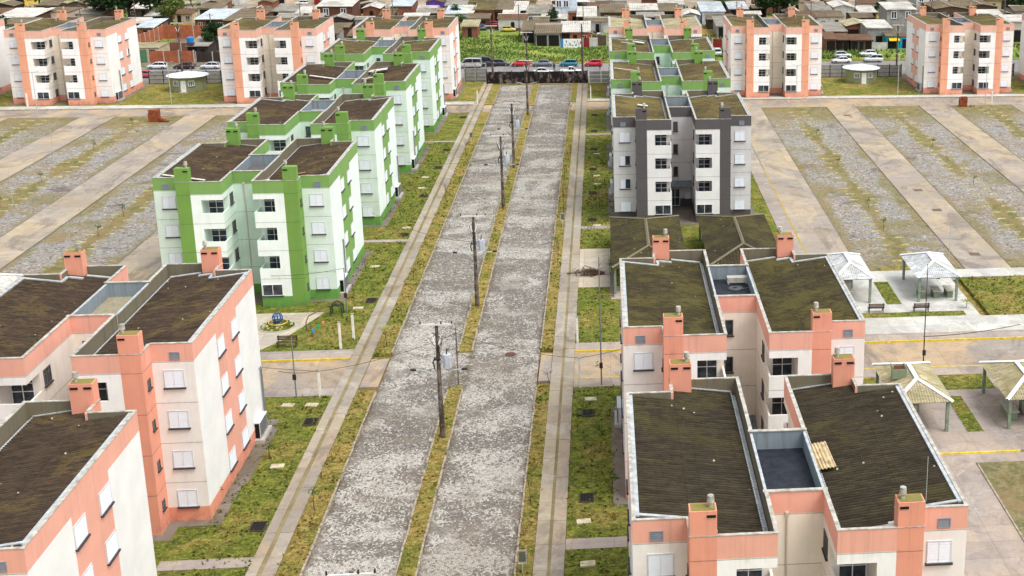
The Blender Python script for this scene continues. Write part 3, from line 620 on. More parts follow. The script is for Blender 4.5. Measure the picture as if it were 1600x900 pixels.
# ---------------------------------------------------------------- brown gabled sheds before the grey block
SHEDW = paint('shed_wall_green', lin(122, 138, 112), dirt=.4); TIMB = plain('shed_post', lin(96, 104, 88), .9)
# ---------------------------------------------------------------- hipped gazebos with tables
GW = plain('gazebo_wood', lin(126, 140, 120), .8, var=.3); CAPW = plain('ridge_white', lin(232, 234, 234), .6, var=.1)
def gazebo(x0, x1, y0, y1, label, rm, Z=(2.5, 3.45), ins=2.4, nm='gazebo', cat='gazebo'):
    w, d = x1-x0, y1-y0; ze, zt = Z; e = thing(nm, label, cat, (x0, y0, 0)); xm = w/2; ya, yb = ins, d-ins
    P = {'a': (0, 0, ze), 'b': (w, 0, ze), 'c': (w, d, ze), 'd': (0, d, ze), 'r': (xm, ya, zt), 's': (xm, yb, zt)}
    def face(A, B, top, n):
        q = MB(); A, B = Vector(A), Vector(B); T = [Vector(t) for t in top]
        nrm = (B-A).cross(T[0]-A).normalized(); vs = []; fs = []
        for i in range(n+1):
            f = i/n; b = A.lerp(B, f)
            if len(T) == 1:       # triangle: rib runs up the slope, cut by the hips
                h = 1-abs(2*f-1); perp = T[0]-(A+B)/2; t = b+perp*h
            else:
                perp = T[0]-A; L = (B-A).length; dirn = (B-A)/L; s0 = (T[0]-A).dot(dirn); s1 = (T[1]-A).dot(dirn); s = f*L
                up_ = (T[0]-A)-dirn*s0; h = min(1, s/s0 if s0 > 0 else 1, (L-s)/(L-s1) if L-s1 > 0 else 1); t = b+up_*h
            dz = .05*(1 if i % 2 else -1)
            vs += [b+nrm*dz*.5, t+nrm*dz*.5]
        fs = [(2*i, 2*i+2, 2*i+3, 2*i+1) for i in range(n)]; q.add(vs, fs, 0); obj('roof', q.mesh('roof', [rm]), e)
    face(P['a'], P['b'], [P['r']], 44); face(P['b'], P['c'], [P['r'], P['s']], 70); face(P['c'], P['d'], [P['s']], 44); face(P['d'], P['a'], [P['s'], P['r']], 70)
    for a, b in (('a', 'r'), ('b', 'r'), ('c', 's'), ('d', 's'), ('r', 's')):
        A, B = Vector(P[a]), Vector(P[b]); dd = (B-A).normalized(); sd_ = dd.cross(Vector((0, 0, 1))).normalized()*.17
        q = MB(); q.add([A-sd_+Vector((0,0,.02)), B-sd_+Vector((0,0,.02)), B+Vector((0,0,.12)), A+Vector((0,0,.12)), A+sd_+Vector((0,0,.02)), B+sd_+Vector((0,0,.02))], [(0, 1, 2, 3), (3, 2, 5, 4)], 0); obj('ridge_cap', q.mesh('ridge_cap', [CAPW if nm == 'gazebo' else MOSSY]), e)
    for (x, y) in ((.35, .35), (w-.35, .35), (.35, d-.35), (w-.35, d-.35)): obj('post', MB().box(x-.11, x+.11, y-.11, y+.11, 0, ze+.1).mesh('post', [GW]), e)
    q = MB(); q.box(.2, w-.2, .25, .4, ze-.14, ze-.02); q.box(.2, w-.2, d-.4, d-.25, ze-.14, ze-.02); q.box(.2, .35, .4, d-.4, ze-.14, ze-.02); q.box(w-.35, w-.2, .4, d-.4, ze-.14, ze-.02); obj('beam', q.mesh('beam', [GW]), e)
    return e
def gtable(x, y, w, d, label, m=SHEDW):
    t = thing('concrete_table', label, 'table', (x, y, .03)); obj('table_top', MB().box(-w/2, w/2, -d/2, d/2, .68, .76).mesh('table_top', [CONC]), t); obj('table_base', MB().box(-w/2+.12, w/2-.12, -d/2+.12, d/2-.12, 0, .68).mesh('table_base', [m]), t)
def gwall(x, y, label, w=2.0):
    t = thing('barbecue_wall', label, 'wall', (x, y, .03)); obj('wall', MB().box(-w/2, w/2, 0, .3, 0, 1.9).mesh('wall', [SHEDW]), t); obj('counter', MB().box(-w/2+.1, w/2-.3, -.7, 0, 0, .85).mesh('counter', [CONC]), t)
    obj('sink', MB().box(-.5, .1, -.6, -.15, .851, .87).mesh('sink', [plain('sink_dark', lin(90, 90, 92), .4)]), t)
gazebo(20.9, 24.8, 116.2, 123.9, 'white hipped gazebo tucked behind the roof of the second right block', ROOF['offwhite']); gwall(22.6, 120.8, 'green barbecue wall under the white gazebo nearest the blocks')
gazebo(28.8, 33.1, 116.1, 123.4, 'white hipped gazebo standing clear beside the lawn', ROOF['offwhite'])
for i, (x, l) in enumerate(((29.7, 'left grey table under the open white gazebo'), (31.1, 'middle grey table under the open white gazebo'), (32.4, 'right grey table under the open white gazebo'))): gtable(x, 118.0, .8, 1.6, l)
gazebo(20.4, 24.9, 87.6, 95.3, 'mossy hipped gazebo partly behind the nearest right roof', ROOF['beige']); gwall(22.3, 91.5, 'green barbecue wall under the mossy gazebo nearest the blocks')
gazebo(28.9, 33.2, 87.6, 95.0, 'mossy hipped gazebo cut off by the right edge', ROOF['beige']); gtable(30.0, 90.4, .9, 2.4, 'long grey table under the gazebo at the right edge'); gwall(31.8, 90.8, 'barbecue counter under the gazebo at the right edge', 1.6)
gazebo(-58.0, -53.9, 118.2, 123.6, 'pale hipped gazebo just showing at the left edge', ROOF['white'])
q = MB().poly([(-.55, -.45), (.55, -.45), (.45, .45), (-.45, .45)], 0, .75).box(-.55, -.45, -.4, .4, .75, .95).box(.45, .55, -.4, .4, .75, .95); q.box(-.4, .4, -.35, .35, .751, .77, 1)
tag(obj('chimney_hood', q.mesh('chimney_hood', [SHEDW, plain('soot_red', lin(92, 48, 38), .9)]), None, (21.55, 91.4, 3.02)), 'square green chimney hood poking through the mossy gazebo roof', 'chimney')

for x0, l in ((.25, 'long brown hipped shed nearest the avenue, in front of the dark grey block'), (9.6, 'long brown hipped shed farther from the avenue, right of its twin')):
    gazebo(x0, x0+7.4, 120.7, 138.6, l, ROOF['olive'], (2.75, 3.65), 4.2, 'shelter_shed', 'shed'); e = COL.objects[-1]
    sh_ = [o for o in COL.objects if o.get('label') == l][0]; obj('wall', MB().box(.9, 6.5, 12, 16.4, 0, 2.6).mesh('wall', [SHEDW]), sh_)
    for yy in (6, 12): obj('post', MB().box(.3, .5, yy, yy+.2, 0, 2.8).mesh('post', [TIMB]), sh_)
# ---------------------------------------------------------------- benches, posts, small street things
WOODD = plain('bench_wood', lin(92, 72, 60), .8, var=.4); IRON = plain('dark_iron', lin(52, 48, 46), .7)
def bench(x, y, label, rz=0, w=1.5):
    t = thing('park_bench', label, 'bench', (x, y, .03), rz)
    for i in range(3): obj('seat_slat', MB().box(-w/2, w/2, -.22+i*.15, -.1+i*.15, .42, .46).mesh('seat_slat', [WOODD]), t)
    for i in range(3): obj('back_slat', MB().box(-w/2, w/2, .25, .29, .52+i*.14, .62+i*.14).mesh('back_slat', [WOODD]), t)
    for sx in (-w/2+.08, w/2-.12): obj('leg', MB().box(sx, sx+.06, -.22, -.16, 0, .42).box(sx, sx+.06, .23, .29, 0, .95).box(sx, sx+.06, -.16, .23, .36, .42).mesh('leg', [IRON]), t)
bench(24.5, 113.9, 'left park bench on the grass before the white gazebos', math.pi); bench(28.7, 113.7, 'right park bench on the grass before the white gazebos', math.pi); bench(-27.4, 109.5, 'park bench on the playground lawn beside the plaza', 0, 1.7)

POLE = N('weathered_pole', .95); POLE.col(POLE.mix(POLE.step(POLE.noise(1.6, 6, POLE.map((1, 1, .8)), .75), .42, .6), lin(64, 54, 50), lin(128, 116, 104))); POLE = POLE.m
GALV = plain('galvanised', lin(186, 190, 190), .5, .2, .2); TRF = plain('transformer_grey', lin(186, 192, 200), .5)
def lamp_arm(sx, h, n=1.7):
    q = MB(); q.tube([(0, 0, h), (sx*.5, 0, h+.45), (sx*1.0, 0, h+.72), (sx*n, 0, h+.8)], .045, 6); return q
def utility_pole(x, y, label, trafo=True, lamps=True, h=8.8, arm=True):
    t = thing('utility_pole', label, 'utility pole', (x, y, 0), random.uniform(-.04, .04))
    obj('pole', MB().cyl((0, 0, -.1), (0, 0, h), .2, .11, 8).mesh('pole', [POLE]), t)
    if arm:
        a = obj('crossarm', MB().box(-1.15, 1.15, -.2, -.1, h-.12, h).mesh('crossarm', [plain('crossarm_pale', lin(214, 212, 206), .8)]), t)
        for ix in (-1.1, .35, 1.1): obj('insulator', MB().cyl((ix, -.15, h), (ix, -.15, h+.2), .06, .04, 6).mesh('insulator', [IRON]), a)
        for sx in (-1, 1): obj('fuse_cutout', MB().cyl((sx*.35, -.25, h-.75), (sx*.12, -.3, h-1.5), .04, .04, 6).mesh('fuse_cutout', [CAPW]), t)
        q = MB()
        for k in range(6): q.tube([(random.uniform(-.4, .4), -.25, h-.6), (random.uniform(-.5, .5), -.3, h-1.1), (random.uniform(-.2, .4), -.25, h-2.6)], .016, 4)
        obj('drop_cable', q.mesh('drop_cable', [IRON]), t)
    if trafo:
        q = MB().cyl((.62, -.05, h-3.35), (.62, -.05, h-2.35), .3, .3, 12).box(.1, .35, -.1, 0, h-3.0, h-2.8)
        for i in range(7): a = i*.9; q.box(.62+.3*math.cos(a)-.03, .62+.3*math.cos(a)+.03, -.05+.3*math.sin(a)-.06, -.05+.3*math.sin(a)+.06, h-3.25, h-2.5)
        tr = obj('transformer', q.mesh('transformer', [TRF]), t); obj('bushing', MB().cyl((.6, -.05, h-2.35), (.66, -.05, h-1.9), .05, .04, 6).mesh('bushing', [IRON]), tr)
        obj('bracket', MB().tube([(-.2, -.15, h-2.5), (-.35, -.2, h-2.9), (-.25, -.15, h-3.4)], .05, 5).box(-.3, .2, -.22, -.12, h-2.75, h-2.65).mesh('bracket', [IRON]), t)
    if lamps:
        for sx in (-1, 1):
            ar = obj('lamp_arm', lamp_arm(sx, h-4.3).mesh('lamp_arm', [GALV]), t); obj('lamp_head', MB().box(min(sx*1.6, sx*2.0), max(sx*1.6, sx*2.0), -.09, .09, h-3.58, h-3.46).mesh('lamp_head', [IRON]), ar)
    return t
for y, l, tr in ((56.7, 'utility pole whose crossarm just enters at the bottom edge', False), (90.2, 'nearest full utility pole in the median, transformer on its right', True), (118.7, 'second utility pole in the median, past the crossing', True),
              (153.4, 'third utility pole in the median, beside the second green block', True), (173.7, 'fourth utility pole in the median, transformer high up', True), (209.2, 'fifth utility pole in the median, near the far crossing', False)):
    t = utility_pole(-12.22, y, l, tr, True); t['group'] = 'utility poles down the median'
for x, y, l, h in ((-20.2, 242.4, 'dark pole behind the wall beside the vans', 9.9), (-4.0, 242.6, 'tall dark pole by the end wall, near the red car', 10.2), (-14.0, 243.0, 'pale double lamp pole behind the end wall', 8.6), (-75.1, 248.9-4.2, 'street pole left of the round hut on the far left', 10.4), (54.6, 243.4, 'dark street pole right of the far right hut', 9.5)):
    utility_pole(x, y, l, False, False, h)
def thin_pole(x, y, h, label, m=GALV, box=True, head=False, r=.05):
    t = thing('lamp_pole', label, 'pole', (x, y, 0)); obj('pole', MB().cyl((0, 0, 0), (0, 0, h), r*1.2, r*.8, 6).mesh('pole', [m]), t)
    if box: obj('meter_box', MB().box(-.13, .13, -.18, -.06, 1.5, 1.95).mesh('meter_box', [IRON]), t)
    if head:
        for sx in (-1, 1): obj('lamp_arm', MB().tube([(0, 0, h-.2), (sx*.5, 0, h), (sx*.9, 0, h+.05)], .035, 5).mesh('lamp_arm', [m]), t)
thin_pole(-12.05, 99.8, 4.9, 'thin dark pole at the tip of the median by the crossing', POLE, False); thin_pole(-.75, 98.9, 10.7, 'very tall thin pole in front of the second right block', PIPE); thin_pole(-24.3, 98.5, 5.0, 'thin pole left of the crossing beside the salmon gable', PIPE)
thin_pole(25.5, 99.4, 9.3, 'tall dark thin pole by the gazebos on the right', POLE); thin_pole(-23.9, 117.8, 4.3, 'thin green grey pole at the corner of the nearest green block', PIPE); thin_pole(-5.0, 148.2, 4.1, 'bare dark stake in the right verge', POLE, False)
for x, y, h, l in ((32.4, 143.1, 3.6, 'thin pole in the first right gravel strip, nearest one'), (33.5, 158, 3.6, 'thin pole in the first right gravel strip, second one'), (33.6, 182, 3.6, 'thin pole in the first right gravel strip, third one'), (32.6, 197, 3.6, 'thin pole in the first right gravel strip, farthest one'),
                (44.0, 152, 3.6, 'thin pole in the second right gravel strip, nearest one'), (48.6, 170, 3.6, 'thin pole in the second right gravel strip, middle one'), (44.2, 190, 3.6, 'thin pole in the second right gravel strip, farthest one'), (35.2, 128.5, 3.8, 'thin pole behind the open white gazebo'),
                (-54.7, 136.4, 4.2, 'thin pole in the left gravel beside the salmon shaft'), (-74.0, 183, 4, 'thin pole in the second left gravel strip'), (-70, 160, 4, 'thin pole in the left gravel near the photo edge')):
    thin_pole(x, y, h, l, GALV, False, False, .035)
for x, y, h, l in ((-87.7, 213.1, 7.0, 'two armed lamp pole before the far left block'), (-52.9, 215.0, 6.8, 'two armed lamp pole before the block right of the left hut'), (31.4, 213.9, 6.9, 'two armed lamp pole before the block left of the right hut'), (63.5, 214.3, 6.9, 'two armed lamp pole before the block right of the right hut'), (50.4, 222.9, 7.2, 'thin lamp pole standing beside the far right hut'), (-70.3, 221.8, 7.0, 'thin lamp pole standing before the far left hut')):
    thin_pole(x, y, h, l, GALV, False, True)
WP = plain('post_white', lin(228, 226, 216), .8, var=.15)
for x, y, h, l in ((-22.5, 98.5, 2.1, 'white gate post south of the left crossing, with cable'), (-22.8, 108.7, 2.4, 'nearer of the two white posts north of the left crossing'), (-22.1, 110.9, 2.3, 'farther of the two white posts north of the left crossing'), (-2.45, 98.6, 2.5, 'white gate post south of the right crossing'),
                (-2.8, 108.5, 2.3, 'white gate post north of the right crossing'), (-20.9, 218.8, 2.4, 'white gate post at the far left crossing'), (-2.4, 221.6, 2.4, 'white gate post at the far right crossing'), (21.2, 213.6, 2.2, 'white post at the corner of the right parking field'), (64.5, 213.9, 2.3, 'white post by the far right brick pile'), (-92.3, 221.0, 2.3, 'white post before the far left block')):
    t = thing('gate_post', l, 'post', (x, y, 0)); obj('post', MB().box(-.09, .09, -.09, .09, 0, h).mesh('post', [WP]), t); obj('post_cap', MB().box(-.12, .12, -.12, .12, h, h+.05).mesh('post_cap', [STONE]), t)
def wire(a, b, sag, label, r=.018):
    q = MB(); pts = [(a[0]+(b[0]-a[0])*i/14, a[1]+(b[1]-a[1])*i/14, a[2]+(b[2]-a[2])*i/14-sag*4*(i/14)*(1-i/14)) for i in range(15)]
    q.tube(pts, r, 4); tag(obj('overhead_cable', q.mesh('overhead_cable', [IRON]), None), label, 'cable')
wire((-22.5, 98.5, 2.1), (-12.05, 99.8, 4.4), .4, 'sagging cable from the left gate post to the median'); wire((-12.05, 99.8, 4.4), (-2.45, 98.6, 2.5), .4, 'sagging cable from the median to the right gate post'); wire((-2.45, 98.6, 2.5), (.83, 98.4, 3.2), .05, 'short cable from the right gate post to the block')
wire((-12.2, 90.2, 5.6), (-12.05, 99.8, 4.6), .2, 'short cable along the median'); wire((-34, 99, 3.4), (-22.5, 98.5, 2.1), .1, 'cable from the left gate post behind the salmon block'); wire((-24.0, 92.8, 4.5), (-22.5, 98.5, 2.2), .2, 'cable from the gate post up to the salmon gable')
wire((-12.2, 118.7, 6.2), (-24.3, 136, 4.5), .6, 'cable across the left carriageway to the green blocks'); wire((-23.9, 117.8, 4.3), (-31, 120.1, 3.0), .2, 'cable on the front of the nearest green block'); wire((25.4, 99.4, 3.1), (34, 101, 3.3), .2, 'yellow cable run between the gazebos', .03)
wire((-12.2, 153.4, 6.2), (-24.0, 160, 4.2), .5, 'cable from the third pole to the second green block'); wire((-12.2, 173.7, 6.2), (-24.0, 186, 4.2), .5, 'cable from the fourth pole to the third green block')
for x, y, l in ((-5.42, 70.9, 'white framed meter stand in the right verge near the bottom edge'), (-5.04, 145.2, 'white framed meter stand in the right verge beside the grey block'), (-19.3, 190.0, 'pale framed meter stand in the left verge')):
    t = thing('meter_stand', l, 'meter box', (x, y, 0)); q = MB().box(-.28, -.23, -.03, .03, .6, 1.5).box(.23, .28, -.03, .03, .6, 1.5).box(-.23, .23, -.03, .03, 1.45, 1.5).box(-.23, .23, -.03, .03, .6, .65); obj('frame', q.mesh('frame', [COPE]), t)
    obj('meter', MB().box(-.18, .18, .0, .04, .75, 1.35).mesh('meter', [TIMB]), t); obj('post', MB().box(-.04, .04, -.04, .04, 0, .6).mesh('post', [GALV]), t)
PIT = plain('pit_black', (.008, .007, .006), .8); LID = plain('lid_concrete', lin(190, 180, 150), .9, var=.35)
pit = MB().box(-.42, .42, -.55, .55, .0, .03, 1).box(-.5, -.42, -.62, .62, .0, .07).box(.42, .5, -.62, .62, .0, .07).box(-.42, .42, -.62, -.55, .0, .07).box(-.42, .42, .55, .62, .0, .07)
pit = pit.mesh('drain_pit', [plain('pit_frame', lin(72, 62, 52), .9), PIT]); grate = MB()
for i in range(5): grate.box(-.4+i*.18, -.34+i*.18, -.55, .55, .03, .05)
grate = grate.mesh('grate', [plain('grate_black', (.02, .018, .016), .8)]); lid = MB().box(-.45, .45, -.3, .3, .0, .09).mesh('access_lid', [LID])
def pits(xs, ys, grp, where):
    for i, y in enumerate(ys):
        t = tag(obj('drain_pit', pit, None, (xs, y, .005)), f'{ORD[i]} dark open drain pit along the {where} lawn, counted from the bottom', 'drain', grp); obj('grate', grate, t)
pits(-22.25, (77.9, 93.7, 121.0, 142.9, 159.7, 174.4, 184.9, 208), 'drain pits in the left lawn', 'left'); pits(-1.75, (79.9, 93.5, 147.3, 159.5, 171.9, 184.1, 196.3, 208.5), 'drain pits in the right lawn', 'right')
for i, (x, y) in enumerate(((-23, 86.4), (-22.8, 96.8), (-24.6, 96.9), (-23.1, 118.9), (-23.6, 131.5), (-22.4, 145.5), (-23, 163.5), (-23.2, 169))): tag(obj('access_lid', lid, None, (x, y, 0), random.uniform(-.2, .2)), f'{ORD[i]} pale access lid along the left lawn, counted from the bottom', 'lid', 'lids in the left lawn')
for i, (x, y) in enumerate(((-1.6, 71.5), (-1.9, 76.7), (-1.6, 96.1), (-1.2, 144.9), (-1.2, 163.9), (-1.3, 168.3), (-1.3, 181))): tag(obj('access_lid', lid, None, (x, y, 0), random.uniform(-.2, .2)), f'{ORD[i]} pale access lid along the right lawn, counted from the bottom', 'lid', 'lids in the right lawn')
def disc(name, x, y, rr, z, m, label, cat): tag(obj(name, MB().cyl((0, 0, -.05), (0, 0, z), rr, rr, 16).mesh(name, [m]), None, (x, y, 0)), label, cat)
disc('manhole_cover', -8.4, 106.4, .45, -.1, plain('iron_rust', lin(96, 66, 52), .8), 'rusty manhole cover in the right carriageway near the crossing', 'manhole')
for x, y, l in ((38.6, 131.0, 'dark square cover in the second right drive lane near the gazebos'), (38.9, 148.6, 'dark cover in the middle of the second right drive lane'), (38.8, 158.0, 'dark drain mark in the second right drive lane'), (38.4, 205.8, 'small dark cover at the far end of the second right drive lane')):
    tag(obj('lane_cover', MB().box(-.55, .55, -.5, .5, -.02, .012).mesh('lane_cover', [plain('cover_brown', lin(104, 92, 76), .9)]), None, (x, y, 0)), l, 'manhole')

# yellow wheel stops on both sides of each green strip
stp = MB().box(-.52, .52, -.05, .05, -.06, .1).mesh('wheel_stop', [plain('stop_yellow', lin(196, 188, 138), .8, var=.6)]); n_st = 0
def stops(c, y0, y1, where):
    global n_st
    y = y0; k = {-1: 0, 1: 0}
    while y < y1 and n_st < 296:
        for s in (-1, 1):
            if random.random() < .97:
                tag(obj('wheel_stop', stp, None, (c+s*1.05+random.uniform(-.08, .08), y+(0 if s < 0 else .12), -.02), random.uniform(-.03, .03)), f'{ORD[k[s]]} yellow wheel stop from the near end, {"left" if s < 0 else "right"} row, {where}', 'wheel stop', 'yellow wheel stops of the parking fields'); k[s] += 1; n_st += 1
        y += 2.74
stops(30.9, 129.3, 211, 'first strip on the right'); stops(46.55, 136, 211, 'second strip on the right'); stops(62.5, 168, 211, 'third strip on the right'); stops(-55.15, 134.5, 198, 'first strip on the left'); stops(-70.65, 148, 210, 'second strip on the left'); stops(-86.4, 185, 210, 'third strip on the left')

# ---------------------------------------------------------------- playground by the green block
t = thing('round_planter', 'round planter bed of shells on the pale plaza before the green block', 'planter', (-29.35, 114.6, 0)); obj('kerb_ring', MB().cyl((0, 0, 0), (0, 0, .1), 1.6, 1.6, 28).mesh('kerb_ring', [CONC]), t); 
q = MB().cyl((0, 0, .1), (0, 0, .14), 1.48, 1.3, 28)
for i in range(110):
    a = random.uniform(0, 6.28); r_ = 1.4*math.sqrt(random.random()); s_ = random.uniform(.04, .1); q.box(r_*math.cos(a)-s_, r_*math.cos(a)+s_, r_*math.sin(a)-s_, r_*math.sin(a)+s_, .12, .16+s_, random.choice((0, 0, 1)))
obj('planting', q.mesh('planting', [G['lawn'], plain('shell_pale', lin(186, 182, 140), .9)]), t)
t = thing('climbing_globe', 'blue climbing globe with yellow ring standing on the round planter', 'play equipment', (-29.4, 115.0, .16)); BLUE = plain('play_blue', lin(44, 92, 150), .6)
for k in range(5):
    a0 = k*math.pi/5; obj('hoop', MB().tube([(.45*math.cos(a0)*math.sin(u*math.pi/9), .45*math.sin(a0)*math.sin(u*math.pi/9), .55+.45*math.cos(u*math.pi/9)) for u in range(19)], .035, 5).mesh('hoop', [BLUE]), t)
for z in (.3, .55, .8): rr = math.sqrt(.45**2-(z-.55)**2); obj('hoop', MB().tube([(rr*math.cos(u*.35), rr*math.sin(u*.35), z) for u in range(19)], .035, 5).mesh('hoop', [BLUE]), t)
obj('seat_ring', MB().tube([(.8*math.cos(u*.35), .8*math.sin(u*.35), .12) for u in range(19)], .06, 5).mesh('seat_ring', [plain('play_yellow', lin(196, 166, 84), .6)]), t)
t = thing('seesaw_frame', 'low rusty play frame with coloured discs on the playground lawn', 'play equipment', (-25.6, 114.2, 0)); RUST = plain('rust_pipe', lin(110, 78, 58), .9)
obj('frame', MB().tube([(-1.0, -.8, 0), (-1.0, -.8, .8), (-1.0, .3, .95), (.2, 3.0, .95), (.3, 3.4, .7), (.3, 3.5, 0)], .05, 5).tube([(-.7, -.7, .75), (-.4, -1.6, .7), (-.1, -2.6, 0)], .04, 5).mesh('frame', [RUST]), t)
for x, y, z, c in ((-.1, -2.3, .5, (60, 140, 200)), (.15, -1.2, .5, (50, 160, 110)), (.35, -.3, .5, (224, 130, 84))): obj('disc', MB().cyl((x-.04, y, z), (x+.04, y-.02, z), .2, .2, 12).mesh('disc', [plain(f'disc_{c[0]}', lin(*c), .5)]), t)
t = thing('dark_play_arch', 'dark green play arch behind the coloured discs', 'play equipment', (-24.7, 117.0, 0)); [obj('arch', MB().tube([(-.5, yy, 0), (-.5, yy, .9), (0, yy, 1.2), (.5, yy, .9), (.5, yy, 0)], .07, 6).mesh('arch', [plain('play_green', lin(60, 76, 52), .8)]), t) for yy in (0, .8)]
for i in range(4): obj('rung', MB().cyl((-.5, .1+i*.2, .9), (.5, .1+i*.2, .9), .03, n=5).mesh('rung', [IRON]), t)
# brushwood heap and brick piles
t = thing('debris_heap', 'heap of dark broken branches and pallets dumped on the pale pavement', 'debris', (-2.2, 127.3, .04))
q = MB()
for i in range(150):
    x, y = random.gauss(0, .75), random.gauss(.0, .42); z = max(.02, .42-.3*abs(x)*.6-.3*abs(y)+random.uniform(-.15, .12)); L = random.uniform(.3, 1.0); a = random.gauss(.1, .9); tl = random.gauss(.05, .25)
    q.cyl((x, y, z), (x+L*math.cos(a), y+L*math.sin(a)*.7, max(.02, z+L*tl)), random.uniform(.02, .05), .015, 5)
tag(obj('branches', q.mesh('branches', [plain('dead_wood', lin(88, 70, 58), .9, var=.6)]), t), kind='stuff')
q = MB(); q.tube([(-.6, .4, .2), (-.2, 1.3, .5), (.9, .5, .35)], .035, 5)
for i in range(4): q.tube([(-.45+i*.25, .7+.1*i, .3), (-.1+i*.25, .3+.1*i, .2)], .025, 4)
obj('grille', q.mesh('grille', [RUST]), t); obj('board', MB().poly([(.4, -.5), (1.4, -.45), (1.75, .1), (.9, .4)], .1, .2).mesh('board', [plain('board_brown', lin(84, 56, 44), .9)]), t)
def bricks(x, y, label, w, d, h, spill):
    t = thing('brick_pile', label, 'brick pile', (x, y, 0)); q = MB(); z = 0
    while z < h:
        for i in range(int(w/.26)):
            for j in range(int(d/.14)):
                if z > h*.6 and i < 2 and random.random() < .6: continue
                x0 = -w/2+i*.26+random.uniform(-.02, .02); y0 = -d/2+j*.14; q.box(x0, x0+.24, y0, y0+.12, z, z+.17)
        z += .18
    for i in range(spill): a = random.uniform(0, 1.6); x0 = w/2+random.uniform(-.1, 1.2); y0 = -random.uniform(0, .8); q.cyl((x0, y0, .08+.5*random.random()*(1.2-x0+w/2)), (x0+.24*math.cos(a), y0+.24*math.sin(a), .1), .09, .09, 4)
    tag(obj('brick_stack', q.mesh('brick_stack', [plain('clay_brick', lin(146, 78, 50), .9, var=.5)]), t), kind='stuff')
bricks(-68.7, 208.2, 'spilling pile of orange bricks in the left parking field', 1.6, 1.2, 1.7, 60); bricks(59.1, 212.2, 'dark red brick pile by the far right cross street', 1.3, .9, 1.6, 4)

# ---------------------------------------------------------------- round guard huts
HUTG = paint('hut_green', lin(138, 146, 108), dirt=.3)
def hut(x, y, label):
    t = thing('round_hut', label, 'hut', (x, y, 0)); n = 14; r_ = 2.95; pts = [(r_*math.cos(2*math.pi*i/n+math.pi/n-math.pi/2), r_*math.sin(2*math.pi*i/n+math.pi/n-math.pi/2)) for i in range(n)]
    obj('wall', MB().poly(pts, 0, 2.65).mesh('wall', [HUTG]), t)
    R2 = 3.5; rp = [(R2*math.cos(2*math.pi*i/16), R2*math.sin(2*math.pi*i/16), 2.6) for i in range(16)]
    for i in range(16): a, b = rp[i], rp[(i+1) % 16]; q = MB(); q.add([a, b, (0, 0, 3.3)], [(0, 1, 2)]); q.add([(a[0], a[1], 2.54), (b[0], b[1], 2.54), a, b], [(0, 1, 3, 2), (1, 0, 2, 3)]); obj('roof_panel', q.mesh('roof_panel', [plain('hut_panel_b', lin(216, 222, 226), .6) if i % 3 else plain('hut_panel', lin(196, 204, 210), .6)]), t)
    apo = r_*math.cos(math.pi/n)
    d = obj('door', MB().box(-.42, .42, -.05, 0, .05, 2.05).mesh('door', [CAPW]), t, (0, -apo, 0)); obj('step', MB().box(-.6, .6, -.4, 0, 0, .12).mesh('step', [CONC]), t, (0, -apo, 0))
    for s in (-2, 2):
        a = -math.pi/2+s*2*math.pi/n*.72; a = -math.pi/2+(2*math.pi/n)*(1 if s > 0 else -1)*1
        k = obj('window', grid_me[0], t, (apo*math.cos(a), apo*math.sin(a), 1.05), a+math.pi/2); obj('pane', grid_me[1], k); obj('sill', grid_me[2], k)
grid_me = grid_win('window', 1.0, .95, 3, (), CAPW, .09)
hut(-71.5, 235.5, 'round green hut with white segmented roof on the far left'); hut(46.6, 236.9, 'round green hut with white segmented roof on the far right')

# ---------------------------------------------------------------- boundary wall and fences along the back street
FD = plain('fence_dark', lin(58, 54, 54), .9, var=.4); FG = plain('fence_grey', lin(150, 150, 146), .9, var=.25); FM = N('charred_wall', 1)
FM.col(FM.mix(FM.step(FM.noise(1.3, 7, FM.map((1, 1, .6)), .75), .5, .62), lin(34, 28, 28), FM.mix(FM.noise(4, 4), lin(150, 146, 140), lin(90, 60, 56)))); FM = FM.m
def fence(x0, x1, y, label, style):
    t = thing('boundary_fence', label, 'fence', (x0, y, 0)); n = max(1, round((x1-x0)/2.3)); w = (x1-x0)/n
    for i in range(n+1): obj('post', MB().box(i*w-.07, i*w+.07, -.07, .07, 0, 2.35).mesh('post', [FD if style != 'white' else CAPW]), t)
    for i in range(n):
        if style == 'black': obj('panel', MB().box(i*w+.07, (i+1)*w-.07, -.04, .04, 0, 2.15+random.uniform(-.1, .12)).mesh('panel', [FM]), t)
        else:
            for k in range(3): obj('panel', MB().box(i*w+.07, (i+1)*w-.07, -.03, .03, .05+k*.7, .68+k*.7).mesh('panel', [FG]), t)
            for z in (.02, .70, 1.42, 2.1): obj('rail', MB().box(i*w+.07, (i+1)*w-.07, -.055, -.03, z, z+.07).mesh('rail', [FD if style != 'white' else CAPW]), t)
fence(-21.0, -3.1, 238.3, 'charred black wall closing the end of the avenue', 'black'); fence(-2.8, 1.5, 238.3, 'grey panel fence just right of the black wall', 'white'); fence(-25.0, -21.2, 241.3, 'pale panel fence below the parked vans', 'dark')
fence(-80.0, -62.8, 241.8, 'grey panel fence behind the far left hut', 'dark'); fence(37.2, 55.2, 241.9, 'grey panel fence behind the far right hut', 'dark'); fence(71, 76.8, 241.9, 'short grey fence between the two far right blocks', 'dark'); fence(16.8, 21.3, 241.9, 'short grey fence behind the far right row', 'dark'); fence(-46.4, -41.2, 241.9, 'short grey fence between the far left blocks', 'dark')
t = thing('yard_gate', 'pale double gate frame by the parked vans', 'gate', (-25.0, 240.2, 0))
for x in (0, 1.9, 3.8): obj('post', MB().box(x-.09, x+.09, -.09, .09, 0, 3.3).mesh('post', [FG]), t)
obj('lintel', MB().box(-.1, 3.9, -.1, .1, 3.3, 3.45).mesh('lintel', [FG]), t)

